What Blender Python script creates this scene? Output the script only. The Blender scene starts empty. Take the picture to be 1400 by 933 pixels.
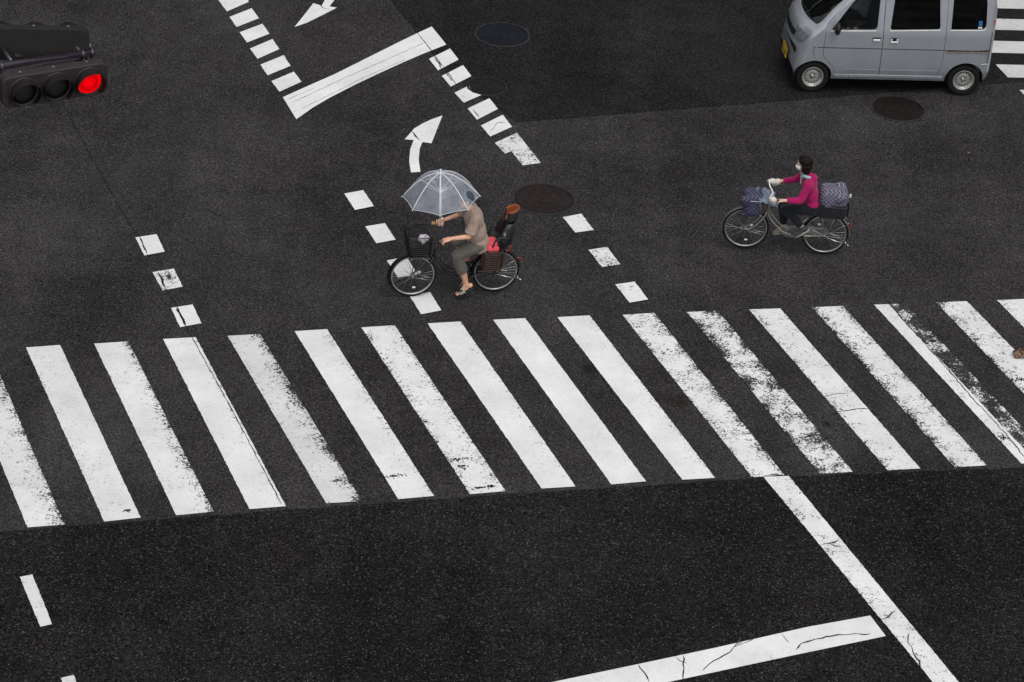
import bpy, bmesh, math, random
import numpy as np
from mathutils import Vector, Matrix
PI = math.pi
random.seed(4)
SC = bpy.context.scene
C = SC.collection

# ------------------------------------------------------------------ camera
FPX, PITCH, ROLL, HCAM = 3886.58, 0.55998935, 0.07584053, 20.28263821
_f = Vector((0, math.cos(PITCH), -math.sin(PITCH)))
_u0 = Vector((0, math.sin(PITCH), math.cos(PITCH)))
_r0 = Vector((1, 0, 0))
RT = _r0*math.cos(ROLL)+_u0*math.sin(ROLL)
UP = _u0*math.cos(ROLL)-_r0*math.sin(ROLL)
CAMP = Vector((0, 0, HCAM))
cd = bpy.data.cameras.new('camera'); cam = bpy.data.objects.new('camera', cd); C.objects.link(cam)
cd.sensor_width = 36; cd.lens = FPX/1400*36; cd.clip_end = 5000; cd.clip_start = .5
M4 = Matrix.Identity(4)
for i in range(3):
    M4[i][0] = RT[i]; M4[i][1] = UP[i]; M4[i][2] = -_f[i]; M4[i][3] = CAMP[i]
cam.matrix_world = M4
SC.camera = cam

# ------------------------------------------------------------------ sky, sun, exposure (overcast)
w = bpy.data.worlds.new('World'); SC.world = w; w.use_nodes = True
nt = w.node_tree
sky = nt.nodes.new('ShaderNodeTexSky'); sky.sky_type = 'NISHITA'; sky.sun_disc = False
SUN_EL, SUN_AZ = math.radians(66), math.radians(148)
sky.sun_elevation = SUN_EL; sky.sun_rotation = SUN_AZ
hs = nt.nodes.new('ShaderNodeHueSaturation'); hs.inputs['Saturation'].default_value = .12
nt.links.new(sky.outputs[0], hs.inputs['Color'])
nt.links.new(hs.outputs[0], nt.nodes['Background'].inputs[0])
nt.nodes['Background'].inputs[1].default_value = .11
sd = bpy.data.lights.new('sun', 'SUN'); sd.energy = .75; sd.angle = math.radians(28); sd.color = (1, .97, .93)
so = bpy.data.objects.new('sun', sd); C.objects.link(so)
sdir = Vector((math.sin(SUN_AZ)*math.cos(SUN_EL), math.cos(SUN_AZ)*math.cos(SUN_EL), math.sin(SUN_EL)))
so.rotation_euler = sdir.to_track_quat('Z', 'Y').to_euler(); so.location = (0, 30, 30)
SC.view_settings.view_transform = 'Standard'; SC.view_settings.look = 'None'
SC.view_settings.exposure = 0.70; SC.view_settings.gamma = 1
SC.view_settings.use_curve_mapping = False

# ------------------------------------------------------------------ helpers
def at(px, py, z=0.0):
    """world point at height z seen at photo pixel (1400 wide)"""
    d = _f + RT*((px-700)/FPX) - UP*((py-466.5)/FPX)
    t = (z-HCAM)/d.z
    return CAMP + d*t

def link(o, parent=None):
    C.objects.link(o)
    if parent is not None: o.parent = parent
    return o
def mesh_obj(name, bm, mat, parent=None, smooth=False, recalc=True):
    if recalc: bmesh.ops.recalc_face_normals(bm, faces=bm.faces)
    me = bpy.data.meshes.new(name); bm.to_mesh(me); bm.free()
    if smooth:
        for p in me.polygons: p.use_smooth = True
    if mat is not None: me.materials.append(mat)
    return link(bpy.data.objects.new(name, me), parent)
def empty(name, loc=(0, 0, 0), rz=0, parent=None):
    o = bpy.data.objects.new(name, None); o.empty_display_size = .1
    link(o, parent); o.location = loc; o.rotation_euler = (0, 0, rz); return o
def tag(o, label, cat, group=None, kind=None):
    if label: o['label'] = label
    if cat: o['category'] = cat
    if group: o['group'] = group
    if kind: o['kind'] = kind
    return o
def structure(o): o['kind'] = 'structure'; return o

def box(bm, c, s, rot=None, bev=0):
    r = bmesh.ops.create_cube(bm, size=1)
    vs = r['verts']
    bmesh.ops.scale(bm, vec=s, verts=vs)
    if bev:
        es = {e for v in vs for e in v.link_edges}
        bv = bmesh.ops.bevel(bm, geom=list(es), offset=bev, segments=3, affect='EDGES', profile=.5)
        vs = list({v for f in bv['faces'] for v in f.verts} | {v for v in vs if v.is_valid})
    if rot is not None: bmesh.ops.rotate(bm, cent=(0, 0, 0), matrix=rot, verts=vs)
    bmesh.ops.translate(bm, vec=c, verts=vs)
    return vs
def smoothpath(pts, n=6):
    P = [Vector(p) for p in pts]
    if len(P) < 3: return P
    out = []
    for i in range(len(P)-1):
        p0 = P[max(i-1, 0)]; p1 = P[i]; p2 = P[i+1]; p3 = P[min(i+2, len(P)-1)]
        for k in range(n):
            t = k/n
            out.append(.5*((2*p1)+(p2-p0)*t+(2*p0-5*p1+4*p2-p3)*t*t+(3*p1-p0-3*p2+p3)*t**3))
    out.append(P[-1]); return out
def tube(bm, pts, r, seg=8, n=0, closed=False, sq=1.0):
    P = smoothpath(pts, n) if n else [Vector(p) for p in pts]
    R = r if isinstance(r, (list, tuple)) else [r]*len(P)
    if len(R) != len(P):
        R = list(np.interp(np.linspace(0, 1, len(P)), np.linspace(0, 1, len(R)), R))
    rings = []; nrm = None; N = len(P)
    for i, p in enumerate(P):
        if closed: d = P[(i+1) % N]-P[i-1]
        else: d = P[min(i+1, N-1)]-P[max(i-1, 0)]
        d.normalize()
        if nrm is None:
            a = Vector((0, 0, 1)) if abs(d.z) < .9 else Vector((1, 0, 0))
            nrm = d.cross(a).normalized()
        else:
            nrm = (nrm-d*nrm.dot(d)).normalized()
        b = d.cross(nrm)
        rings.append([bm.verts.new(p+nrm*math.cos(2*PI*k/seg)*R[i]+b*math.sin(2*PI*k/seg)*R[i]*sq) for k in range(seg)])
    for i in range(N if closed else N-1):
        A, B = rings[i], rings[(i+1) % N]
        for k in range(seg): bm.faces.new((A[k], A[(k+1) % seg], B[(k+1) % seg], B[k]))
    if not closed:
        bm.faces.new(rings[0][::-1]); bm.faces.new(rings[-1])
def lathe(bm, prof, seg=32, axis='Y', cen=(0, 0, 0), closed=True):
    """prof: (radius, offset along axis), closed loop"""
    cen = Vector(cen); rings = []
    for k in range(seg):
        a = 2*PI*k/seg; ca, sa = math.cos(a), math.sin(a); ring = []
        for r, h in prof:
            if axis == 'Y': v = Vector((r*ca, h, r*sa))
            elif axis == 'Z': v = Vector((r*ca, r*sa, h))
            else: v = Vector((h, r*ca, r*sa))
            ring.append(bm.verts.new(v+cen))
        rings.append(ring)
    n = len(prof)
    for k in range(seg):
        A, B = rings[k], rings[(k+1) % seg]
        for i in range(n if closed else n-1):
            j = (i+1) % n
            try: bm.faces.new((A[i], A[j], B[j], B[i]))
            except ValueError: pass
    bmesh.ops.remove_doubles(bm, verts=[v for r in rings for v in r], dist=1e-5)
def prism(bm, poly, y0, y1, axis='Y'):
    def mk(a, b, h):
        return (a, h, b) if axis == 'Y' else ((h, a, b) if axis == 'X' else (a, b, h))
    A = [bm.verts.new(mk(a, b, y0)) for a, b in poly]; B = [bm.verts.new(mk(a, b, y1)) for a, b in poly]
    n = len(poly)
    bm.faces.new(A); bm.faces.new(B[::-1])
    for i in range(n): bm.faces.new((A[i], B[i], B[(i+1) % n], A[(i+1) % n]))
def ell(bm, c, s, rot=None, seg=16):
    r = bmesh.ops.create_uvsphere(bm, u_segments=seg, v_segments=max(8, seg*2//3), radius=1)
    bmesh.ops.scale(bm, vec=s, verts=r['verts'])
    if rot is not None: bmesh.ops.rotate(bm, cent=(0, 0, 0), matrix=rot, verts=r['verts'])
    bmesh.ops.translate(bm, vec=c, verts=r['verts'])
def RotY(a): return Matrix.Rotation(math.radians(a), 3, 'Y')
def RotZ(a): return Matrix.Rotation(math.radians(a), 3, 'Z')
def RotX(a): return Matrix.Rotation(math.radians(a), 3, 'X')
def limb(bm, pts, rs, seg=14):
    """tapered chain with round joints (fused by remesh)"""
    for (a, b, ra, rb) in zip(pts[:-1], pts[1:], rs[:-1], rs[1:]):
        a = Vector(a); b = Vector(b)
        tube(bm, [a, b], [ra, rb], seg)
    for p, r in zip(pts, rs): ell(bm, p, (r, r, r), seg=seg)
def evaluated(o):
    dg = bpy.context.evaluated_depsgraph_get(); dg.update()
    me = bpy.data.meshes.new_from_object(o.evaluated_get(dg)); return me
def fused(name, bm, mat, parent=None, voxel=.008, smooth_it=6, post=None):
    """remesh overlapping volumes into one continuous surface"""
    o = mesh_obj(name, bm, mat, None, True)
    m = o.modifiers.new('r', 'REMESH'); m.mode = 'VOXEL'; m.voxel_size = voxel; m.use_smooth_shade = True
    s = o.modifiers.new('s', 'SMOOTH'); s.iterations = smooth_it; s.factor = .5
    me = evaluated(o); o.modifiers.clear(); old = o.data; o.data = me; bpy.data.meshes.remove(old)
    if not me.materials: me.materials.append(mat)
    for p in me.polygons: p.use_smooth = True
    if post is not None:
        for v in me.vertices: v.co = post(v.co)
    me.name = name
    if parent is not None: o.parent = parent
    return o
def boolop(o, cutter, op='DIFFERENCE'):
    m = o.modifiers.new('b', 'BOOLEAN'); m.object = cutter; m.operation = op; m.solver = 'EXACT'
    me = evaluated(o); o.modifiers.clear(); old = o.data; o.data = me; bpy.data.meshes.remove(old)
def tmp(bm): return mesh_obj('tmp', bm, None)
def kill(o):
    me = o.data; bpy.data.objects.remove(o); bpy.data.meshes.remove(me)

# ------------------------------------------------------------------ materials
def newmat(name):
    m = bpy.data.materials.new(name); m.use_nodes = True
    return m, m.node_tree, m.node_tree.nodes['Principled BSDF']
def N(t, typ, **kw):
    n = t.nodes.new(typ)
    for k, v in kw.items():
        if k.startswith('i_'): n.inputs[k[2:]].default_value = v
        elif k.startswith('n'): n.inputs[int(k[1:])].default_value = v
        else: setattr(n, k, v)
    return n
def Mt(t, op, a, b=None, c=None, clamp=False):
    n = t.nodes.new('ShaderNodeMath'); n.operation = op; n.use_clamp = clamp
    for i, x in enumerate((a, b, c)):
        if x is None: continue
        if isinstance(x, (int, float)): n.inputs[i].default_value = x
        else: t.links.new(x, n.inputs[i])
    return n.outputs[0]
def MixC(t, f, a, b, blend='MIX'):
    n = t.nodes.new('ShaderNodeMix'); n.data_type = 'RGBA'; n.blend_type = blend
    for s, x in ((0, f), (6, a), (7, b)):
        if isinstance(x, (int, float)): n.inputs[s].default_value = x
        elif isinstance(x, (tuple, list)): n.inputs[s].default_value = (*x[:3], 1)
        else: t.links.new(x, n.inputs[s])
    return n.outputs[2]
def noise(t, vec, scale, detail=3, rough=.5):
    n = N(t, 'ShaderNodeTexNoise'); n.inputs['Scale'].default_value = scale
    n.inputs['Detail'].default_value = detail; n.inputs['Roughness'].default_value = rough
    t.links.new(vec, n.inputs['Vector']); return n.outputs['Fac']
def rng(t, v, a, b, c=0, d=1):
    n = N(t, 'ShaderNodeMapRange'); n.clamp = True
    t.links.new(v, n.inputs[0])
    for i, x in enumerate((a, b, c, d)): n.inputs[i+1].default_value = x
    return n.outputs[0]
def mat(name, col, rough=.5, metal=0, var=.15, vscale=12, bump=0, bscale=80, coat=0, spec=.5, emis=None, trans=0, weave=0):
    m, t, b = newmat(name)
    tc = N(t, 'ShaderNodeTexCoord').outputs['Object']
    nz = noise(t, tc, vscale, 4)
    k = rng(t, nz, .25, .75, 1-var, 1+var)
    c = N(t, 'ShaderNodeVectorMath', operation='SCALE'); c.inputs[0].default_value = col[:3]; t.links.new(k, c.inputs['Scale'])
    t.links.new(c.outputs[0], b.inputs['Base Color'])
    rr = rng(t, noise(t, tc, vscale*2.3, 3), .3, .7, max(0, rough-.07), min(1, rough+.07)); t.links.new(rr, b.inputs['Roughness'])
    b.inputs['Metallic'].default_value = metal; b.inputs['Specular IOR Level'].default_value = spec
    b.inputs['Coat Weight'].default_value = coat; b.inputs['Coat Roughness'].default_value = .08
    if bump:
        bn = N(t, 'ShaderNodeBump'); bn.inputs['Strength'].default_value = bump; bn.inputs['Distance'].default_value = .01
        t.links.new(noise(t, tc, bscale, 3), bn.inputs['Height']); t.links.new(bn.outputs[0], b.inputs['Normal'])
    if emis:
        b.inputs['Emission Color'].default_value = (*emis[:3], 1); b.inputs['Emission Strength'].default_value = emis[3]
    return m

def asphalt_nodes(t, base, speck, tint=(1, 1, 1), spots=True, lo=26, hi=75):
    """returns colour, roughness, bump-normal sockets; everything in world metres"""
    pos = N(t, 'ShaderNodeNewGeometry').outputs['Position']
    v1 = N(t, 'ShaderNodeTexVoronoi'); v1.inputs['Scale'].default_value = hi; t.links.new(pos, v1.inputs['Vector'])
    s1 = N(t, 'ShaderNodeSeparateColor'); t.links.new(v1.outputs['Color'], s1.inputs[0])
    v2 = N(t, 'ShaderNodeTexVoronoi'); v2.inputs['Scale'].default_value = lo; t.links.new(pos, v2.inputs['Vector'])
    s2 = N(t, 'ShaderNodeSeparateColor'); t.links.new(v2.outputs['Color'], s2.inputs[0])
    br1 = Mt(t, 'MULTIPLY', rng(t, s1.outputs[0], .0, 1, .25, 1.75), rng(t, noise(t, pos, 30, 3, .7), .3, .7, .5, 1.5))
    stone = Mt(t, 'MULTIPLY', rng(t, s1.outputs[1], .93, 1.0, 0, 1), speck)
    pebble = Mt(t, 'MULTIPLY', Mt(t, 'MULTIPLY', rng(t, s2.outputs[1], .965, 1.0, 0, 1), rng(t, v2.outputs['Distance'], .1, .35, 1, 0)), speck*1.6)
    mid = rng(t, noise(t, pos, 2.2, 5, .6), .3, .7, .80, 1.20)
    big = rng(t, noise(t, pos, .33, 3, .55), .35, .68, .76, 1.22)
    mp = N(t, 'ShaderNodeMapping'); mp.inputs['Rotation'].default_value = (0, 0, -.42); mp.inputs['Scale'].default_value = (1.1, .10, 1); t.links.new(pos, mp.inputs[0])
    track = rng(t, noise(t, mp.outputs[0], 1.0, 3, .5), .35, .65, .86, 1.16)
    k = Mt(t, 'MULTIPLY', Mt(t, 'MULTIPLY', Mt(t, 'MULTIPLY', br1, mid), big), track)
    k = Mt(t, 'ADD', k, Mt(t, 'ADD', stone, pebble))
    if spots:
        for (px, py, r, amt) in ((807, 503, .16, .6), (828, 520, .06, .5), (720, 520, .05, .3), (1000, 190, .2, -.15), (1040, 620, .08, .4)):
            p = at(px, py)
            d = N(t, 'ShaderNodeVectorMath', operation='DISTANCE'); t.links.new(pos, d.inputs[0]); d.inputs[1].default_value = (p.x, p.y, .004)
            dd = Mt(t, 'ADD', d.outputs['Value'], Mt(t, 'MULTIPLY', Mt(t, 'SUBTRACT', noise(t, pos, 9, 3), .5), r*1.6))
            k = Mt(t, 'MULTIPLY', k, rng(t, dd, r*.4, r, 1-amt, 1))
    c = N(t, 'ShaderNodeVectorMath', operation='SCALE'); c.inputs[0].default_value = tuple(base*x for x in tint); t.links.new(k, c.inputs['Scale'])
    col = c.outputs[0]
    # rusty stains
    rust = rng(t, noise(t, pos, .9, 4, .6), .62, .74, 0, .55)
    col = MixC(t, rust, col, MixC(t, 1, col, (1.22, .93, .86), 'MULTIPLY'))
    if spots:
        p = at(928, 548)
        d = N(t, 'ShaderNodeVectorMath', operation='DISTANCE'); t.links.new(pos, d.inputs[0]); d.inputs[1].default_value = (p.x, p.y, 0)
        dd = Mt(t, 'ADD', d.outputs['Value'], Mt(t, 'MULTIPLY', Mt(t, 'SUBTRACT', noise(t, pos, 7, 3), .5), .35))
        col = MixC(t, rng(t, dd, .02, .2, .8, 0), col, (.020, .012, .009))
    ro = rng(t, noise(t, pos, .55, 4, .6), .38, .62, .40, .70)
    ro = Mt(t, 'ADD', ro, rng(t, s1.outputs[2], 0, 1, -.08, .08))
    bn = N(t, 'ShaderNodeBump'); bn.inputs['Strength'].default_value = .55; bn.inputs['Distance'].default_value = .004
    t.links.new(Mt(t, 'ADD', v1.outputs['Distance'], Mt(t, 'MULTIPLY', noise(t, pos, 130, 2), .5)), bn.inputs['Height'])
    return col, ro, bn.outputs[0]
ASPH = {}
def asphalt(name, base, speck, tint=(1, 1, 1), wetness=(.05, .26), **kw):
    m, t, b = newmat(name)
    c, r, n = asphalt_nodes(t, base, speck, tint, **kw)
    t.links.new(c, b.inputs['Base Color']); t.links.new(r, b.inputs['Roughness']); t.links.new(n, b.inputs['Normal'])
    pos = N(t, 'ShaderNodeNewGeometry').outputs['Position']
    wet = noise(t, pos, .28, 4, .6)
    t.links.new(rng(t, wet, .44, .66, wetness[0], wetness[1]), b.inputs['Specular IOR Level'])
    return m
A_MAIN = dict(base=.030, speck=2.4, tint=(1.04, .96, 1.0))
A_LOW = dict(base=.0145, speck=5.0, tint=(1.02, .96, 1.03), spots=False, lo=38, hi=64)
A_UP = dict(base=.0165, speck=2.2, tint=(1.0, .97, 1.04), spots=False)
MA = asphalt('worn_asphalt', **A_MAIN)
ML = asphalt('coarse_asphalt', wetness=(.015, .05), **A_LOW)
MU = asphalt('smooth_asphalt', wetness=(.02, .14), **A_UP)
def paint(name, under):
    m, t, b = newmat(name)
    pos = N(t, 'ShaderNodeNewGeometry').outputs['Position']
    uv = N(t, 'ShaderNodeUVMap').outputs[0]
    sx = N(t, 'ShaderNodeSeparateXYZ'); t.links.new(uv, sx.inputs[0]); u = sx.outputs[0]; v = sx.outputs[1]
    def att(k):
        a = N(t, 'ShaderNodeAttribute'); a.attribute_type = 'OBJECT'; a.attribute_name = k; return a.outputs['Fac']
    wl, wr, wo, dirt = att('wear_left'), att('wear_right'), att('wear_all'), att('dirt')
    coarse = noise(t, pos, 3.1, 3, .6); mid = noise(t, pos, 14, 4, .65); fine = noise(t, pos, 75, 3, .7)
    eL = Mt(t, 'MULTIPLY', Mt(t, 'POWER', Mt(t, 'SUBTRACT', 1, u, clamp=True), 3.2), wl)
    eR = Mt(t, 'MULTIPLY', Mt(t, 'POWER', u, 3.2), wr)
    amt = Mt(t, 'ADD', Mt(t, 'MULTIPLY', Mt(t, 'ADD', eL, eR), rng(t, coarse, .3, .65, .35, 1.25)), Mt(t, 'MULTIPLY', wo, rng(t, coarse, .36, .62, .25, 1.15)))
    # wear where noise < threshold
    vc = N(t, 'ShaderNodeTexVoronoi'); vc.inputs['Scale'].default_value = 62; t.links.new(pos, vc.inputs['Vector'])
    sv = N(t, 'ShaderNodeSeparateColor'); t.links.new(vc.outputs['Color'], sv.inputs[0])
    nn = Mt(t, 'ADD', Mt(t, 'ADD', Mt(t, 'MULTIPLY', fine, .42), Mt(t, 'MULTIPLY', mid, .38)), Mt(t, 'MULTIPLY', sv.outputs[0], .20))
    amt = Mt(t, 'ADD', amt, Mt(t, 'MULTIPLY', Mt(t, 'MULTIPLY', Mt(t, 'GREATER_THAN', u, .46), att('wear_half')), rng(t, coarse, .35, .6, .65, 1.5)))
    thr = Mt(t, 'ADD', .315, Mt(t, 'MULTIPLY', amt, .17))
    worn = rng(t, Mt(t, 'SUBTRACT', thr, nn), -.03, .04, 0, 1)
    # small scuffed patches & mortar dirt
    scuff = rng(t, noise(t, pos, 5.3, 5, .7), .66, .74, 0, .5)
    # craquelure
    vo = N(t, 'ShaderNodeTexVoronoi'); vo.feature = 'DISTANCE_TO_EDGE'; vo.inputs['Scale'].default_value = 9
    wv = N(t, 'ShaderNodeVectorMath', operation='ADD'); t.links.new(pos, wv.inputs[0])
    nz = N(t, 'ShaderNodeTexNoise'); nz.inputs['Scale'].default_value = 14; t.links.new(pos, nz.inputs['Vector'])
    sc = N(t, 'ShaderNodeVectorMath', operation='SCALE'); sc.inputs['Scale'].default_value = .09; t.links.new(nz.outputs['Color'], sc.inputs[0]); t.links.new(sc.outputs[0], wv.inputs[1])
    t.links.new(wv.outputs[0], vo.inputs['Vector'])
    crack = Mt(t, 'MULTIPLY', rng(t, vo.outputs['Distance'], .0, .035, 1, 0), rng(t, coarse, .46, .62, 0, .55))
    worn = Mt(t, 'MAXIMUM', worn, Mt(t, 'MULTIPLY', crack, rng(t, fine, .35, .5, 1, .2)))
    c, r, n = asphalt_nodes(t, **under)
    tone = rng(t, noise(t, pos, 1.4, 5, .65), .3, .7, .87, 1.08)
    g = Mt(t, 'MULTIPLY', tone, rng(t, noise(t, pos, 42, 4, .7), .28, .5, .86, 1.0))
    g = Mt(t, 'MULTIPLY', g, Mt(t, 'SUBTRACT', 1, Mt(t, 'MULTIPLY', dirt, rng(t, mid, .3, .7, 1, .75))))
    g = Mt(t, 'MULTIPLY', g, Mt(t, 'SUBTRACT', 1, Mt(t, 'MULTIPLY', scuff, .35)))
    pc = N(t, 'ShaderNodeVectorMath', operation='SCALE'); pc.inputs[0].default_value = (.80, .80, .79); t.links.new(g, pc.inputs['Scale'])
    col = MixC(t, worn, pc.outputs[0], c)
    t.links.new(col, b.inputs['Base Color']); b.inputs['Roughness'].default_value = .6
    bn = N(t, 'ShaderNodeBump'); bn.inputs['Strength'].default_value = .3; bn.inputs['Distance'].default_value = .003
    t.links.new(Mt(t, 'SUBTRACT', Mt(t, 'MULTIPLY', fine, .4), worn), bn.inputs['Height']); t.links.new(bn.outputs[0], b.inputs['Normal'])
    b.inputs['Specular IOR Level'].default_value = .3
    return m
MP = paint('worn_white_road_paint', A_MAIN)
MPL = paint('white_line_paint', A_LOW)

# ------------------------------------------------------------------ road surfaces
def sheet(name, pts, z, m):
    bm = bmesh.new(); vs = [bm.verts.new((p[0], p[1], z)) for p in pts]; f = bm.faces.new(vs)
    if f.normal.z < 0: f.normal_flip()
    bm.normal_update()
    if bm.faces[0].normal.z < 0: bmesh.ops.reverse_faces(bm, faces=bm.faces[:])
    return mesh_obj(name, bm, m, recalc=False) if not hasattr(bm.faces, 'ensure_lookup_table') else mesh_obj(name, bm, m, recalc=False)
def _sheet(name, pts, z, m):
    bm = bmesh.new(); vs = [bm.verts.new((p[0], p[1], z)) for p in pts]; bm.faces.new(vs); bm.normal_update()
    bm.faces.ensure_lookup_table()
    if bm.faces[0].normal.z < 0: bmesh.ops.reverse_faces(bm, faces=bm.faces[:])
    return mesh_obj(name, bm, m, recalc=False)
structure(_sheet('road', [(-700, -600), (700, -600), (700, 900), (-700, 900)], 0, MA))
# coarser, darker resurfaced asphalt this side of the crosswalk
edge = [at(*p) for p in ((0, 727), (200, 712), (500, 690), (760, 672), (1060, 652.5), (1240, 646), (1400, 640))]
dl = (edge[0]-edge[1]).normalized(); dr = (edge[-1]-edge[-2]).normalized()
ln = [edge[0]+dl*30]
for a, b in zip(edge[:-1], edge[1:]):
    for k in range(14):
        p = a.lerp(b, k/14); p.y += random.uniform(-.012, .012); ln.append(p)
ln += [edge[-1], edge[-1]+dr*30]
structure(_sheet('resurfaced_road', [(p.x, p.y) for p in ln]+[(ln[-1].x+5, -30), (ln[0].x-5, -30)], .004, ML))
up = [at(*p) for p in ((534, 0), (571, 46), (602, 87), (650, 128), (705, 167), (740, 164.5), (860, 155), (960, 147), (1080, 138), (1400, 112))]
d0 = (up[0]-up[1]).normalized(); d1 = (up[-1]-up[-2]).normalized()
pp = [(up[0]+d0*40)]+up+[up[-1]+d1*40]
structure(_sheet('road_resurfacing_patch', [(p.x, p.y) for p in pp]+[(90, 150)], .004, MU))

# ------------------------------------------------------------------ painted markings
def marking(name, pts, label, group=None, z=.008, half=0, m=None, quad=False, wl=0, wr=0, wo=.15, dirt=0, cat='road marking', world=None):
    """pts: photo pixels of the corners on the ground (tl, tr, br, bl) or an outline"""
    P = world or [at(*p) for p in pts]
    cen = sum(P, Vector())/len(P)
    bm = bmesh.new(); uvl = bm.loops.layers.uv.new('UVMap')
    if quad:
        a, b, c, d = P; n = max(4, int((d-a).length/.04)); rows = []
        for i in range(n+1):
            t = i/n; L = a.lerp(d, t); R = b.lerp(c, t); dx = (R-L).normalized()
            j = .004 if 0 < i < n else .002
            L = L+dx*random.uniform(-j, j); R = R+dx*random.uniform(-j, j)
            rows.append((bm.verts.new((L.x-cen.x, L.y-cen.y, 0)), bm.verts.new((R.x-cen.x, R.y-cen.y, 0)), t))
        for r0, r1 in zip(rows[:-1], rows[1:]):
            f = bm.faces.new((r1[0], r1[1], r0[1], r0[0]))
            for l, q in zip(f.loops, ((0, r1[2]), (1, r1[2]), (1, r0[2]), (0, r0[2]))): l[uvl].uv = q
    else:
        vs = [bm.verts.new((p.x-cen.x, p.y-cen.y, 0)) for p in P]; f = bm.faces.new(vs)
        for l in f.loops: l[uvl].uv = (.5, .5)
        bmesh.ops.triangulate(bm, faces=bm.faces[:])
    bm.normal_update()
    fl = [f for f in bm.faces if f.normal.z < 0]
    if fl: bmesh.ops.reverse_faces(bm, faces=fl)
    o = mesh_obj(name, bm, m or MP, recalc=False); o.location = (cen.x, cen.y, z)
    o['wear_left'] = float(wl); o['wear_right'] = float(wr); o['wear_all'] = float(wo); o['dirt'] = float(dirt); o['wear_half'] = float(half)
    return tag(o, label, cat, group)

YAW, SKEW, OX, OY, LEN, WID = .23636957, .1832341, -7.26019711, 31.09983528, 4.02183, .443837
EX = Vector((math.cos(YAW), math.sin(YAW), 0)); EY = Vector((-math.sin(YAW+SKEW), math.cos(YAW+SKEW), 0))
STR = {
 1: [(35.4, 476), (82, 472.5), (142.5, 714), (192.3, 708.6)], 2: [(128.7, 470.6), (175.3, 467.7), (241, 705.4), (292, 700.5)],
 3: [(222.9, 464.4), (267.6, 461.9), (341, 697), (391, 693)], 4: [(311, 460), (355.5, 457.5), (446, 689), (494.8, 686)],
 5: [(402.7, 453.7), (447, 450.8), (544.6, 683.3), (593.2, 679)], 6: [(494, 448.5), (539.6, 445.6), (642.4, 676.7), (691, 672.3)],
 7: [(584.5, 443), (629.4, 440.4), (740.4, 668.8), (787, 666)], 8: [(674, 438), (718, 435.9), (835.7, 663.2), (883.3, 659)],
 9: [(761.9, 434.5), (805.9, 432), (932.9, 656.8), (977.8, 654.3)], 10: [(851, 431.4), (894.5, 428.6), (1028, 653.3), (1072.5, 650.7)],
 11: [(938.8, 427.5), (980.9, 425.6), (1120.5, 648.6), (1165.9, 646)], 12: [(1024, 423.9), (1066.5, 422.5), (1213.6, 643.8), (1258.3, 641.4)],
 13: [(1110, 421), (1152.7, 419.2), (1305.2, 639.6), (1349, 637.2)]}
G = 'zebra crosswalk stripes'
INFO = {
 -1: (.2, .3, .2, 0, 'white crosswalk stripe beyond the left end of the crossing'),
 0: (.1, 1.3, .3, .04, 'crosswalk stripe cut off by the left photo edge, its right edge crazed'),
 1: (.35, .1, .18, .04, 'second crosswalk stripe from the left, nearly clean with a dark nick near its bottom'),
 2: (.25, 1.25, .1, .02, 'crosswalk stripe with a ragged worn right edge, directly below and left of the dash column'),
 3: (.15, .55, .1, .02, 'crosswalk stripe with a long thin crack just inside its right edge'),
 4: (.25, 1.4, .3, .16, 'greyish dirty crosswalk stripe with its right edge worn through, under the left dashes'),
 5: (.12, .65, .08, 0, 'bright crosswalk stripe with a small dark smudge near its lower end'),
 6: (1.0, .8, .15, 0, 'crosswalk stripe with both edges scuffed and a dark worn band near its lower end'),
 7: (.1, .5, .05, 0, 'bright crosswalk stripe starting right of the dash under the umbrella bicycle front wheel'),
 8: (.05, .1, .02, 0, 'cleanest pure white crosswalk stripe in the middle of the crossing'),
 9: (.1, .6, .05, 0, 'white crosswalk stripe beside a small black stain on the asphalt'),
 10: (.6, 1.0, .45, 0, 'speckled worn crosswalk stripe whose lower end meets the long white lane line'),
 11: (.9, .8, .95, 0, 'most heavily worn crosswalk stripe with asphalt showing through in blotches'),
 12: (.7, .35, .3, .03, 'crosswalk stripe with a thin crack crossing it halfway down, right of the most worn stripe'),
 13: (1.1, .8, .42, .02, 'crosswalk stripe worn along both edges, directly left of the split stripe'),
 14: (.1, .2, .42, .02, 'crosswalk stripe split lengthwise by a crack with its right half dark and worn'),
 15: (.9, .2, .5, .03, 'crosswalk stripe with a dead brown leaf lying on it near the right edge'),
 16: (.4, .2, .35, .03, 'crosswalk stripe tip in the far right corner of the crossing'),
}
for i in range(0, 17):
    wl, wr, wo, dt, lab = INFO[i]
    if i in STR: a, b, d, c = [at(*p) for p in STR[i]]
    else:
        o = Vector((OX, OY, 0))+EX*(i*.9); a = o; b = o+EX*WID; d = a-EY*LEN; c = b-EY*LEN
        if i == 0: c = at(88.5, 718); d = at(37.6, 722)
        if i == 14: a = at(1194.7, 417.4); b = at(1237.6, 415.9); s = at(1305.2,639.6)-at(1110,421); d = a+s; c = b+s*1.0
        if i == 15: a = at(1279.7, 414.4); b = at(1321.7, 412.6); s = at(1305.2,639.6)-at(1110,421); d = a+s; c = b+s
        if i == 16: a = at(1363, 411.4); b = a+EX*WID; d = a-EY*LEN; c = b-EY*LEN
    if i == 14:   # split: left strip clean and right strip worn, one mesh
        o = marking('crosswalk_stripe', None, lab, G, quad=True, wl=.2, wr=.3, wo=.3, half=1.15, world=[a, b, c, d])
    else: marking('crosswalk_stripe', None, lab, G, quad=True, wl=wl, wr=wr, wo=wo, dirt=dt, world=[a, b, c, d])
def dash(pts, f, ox, oy, name, label, group, **kw):
    marking(name, [(ox+x/f, oy+y/f) for x, y in pts], label, group, **kw)
ga = 'guide dashes left of the double ended bar'
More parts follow.
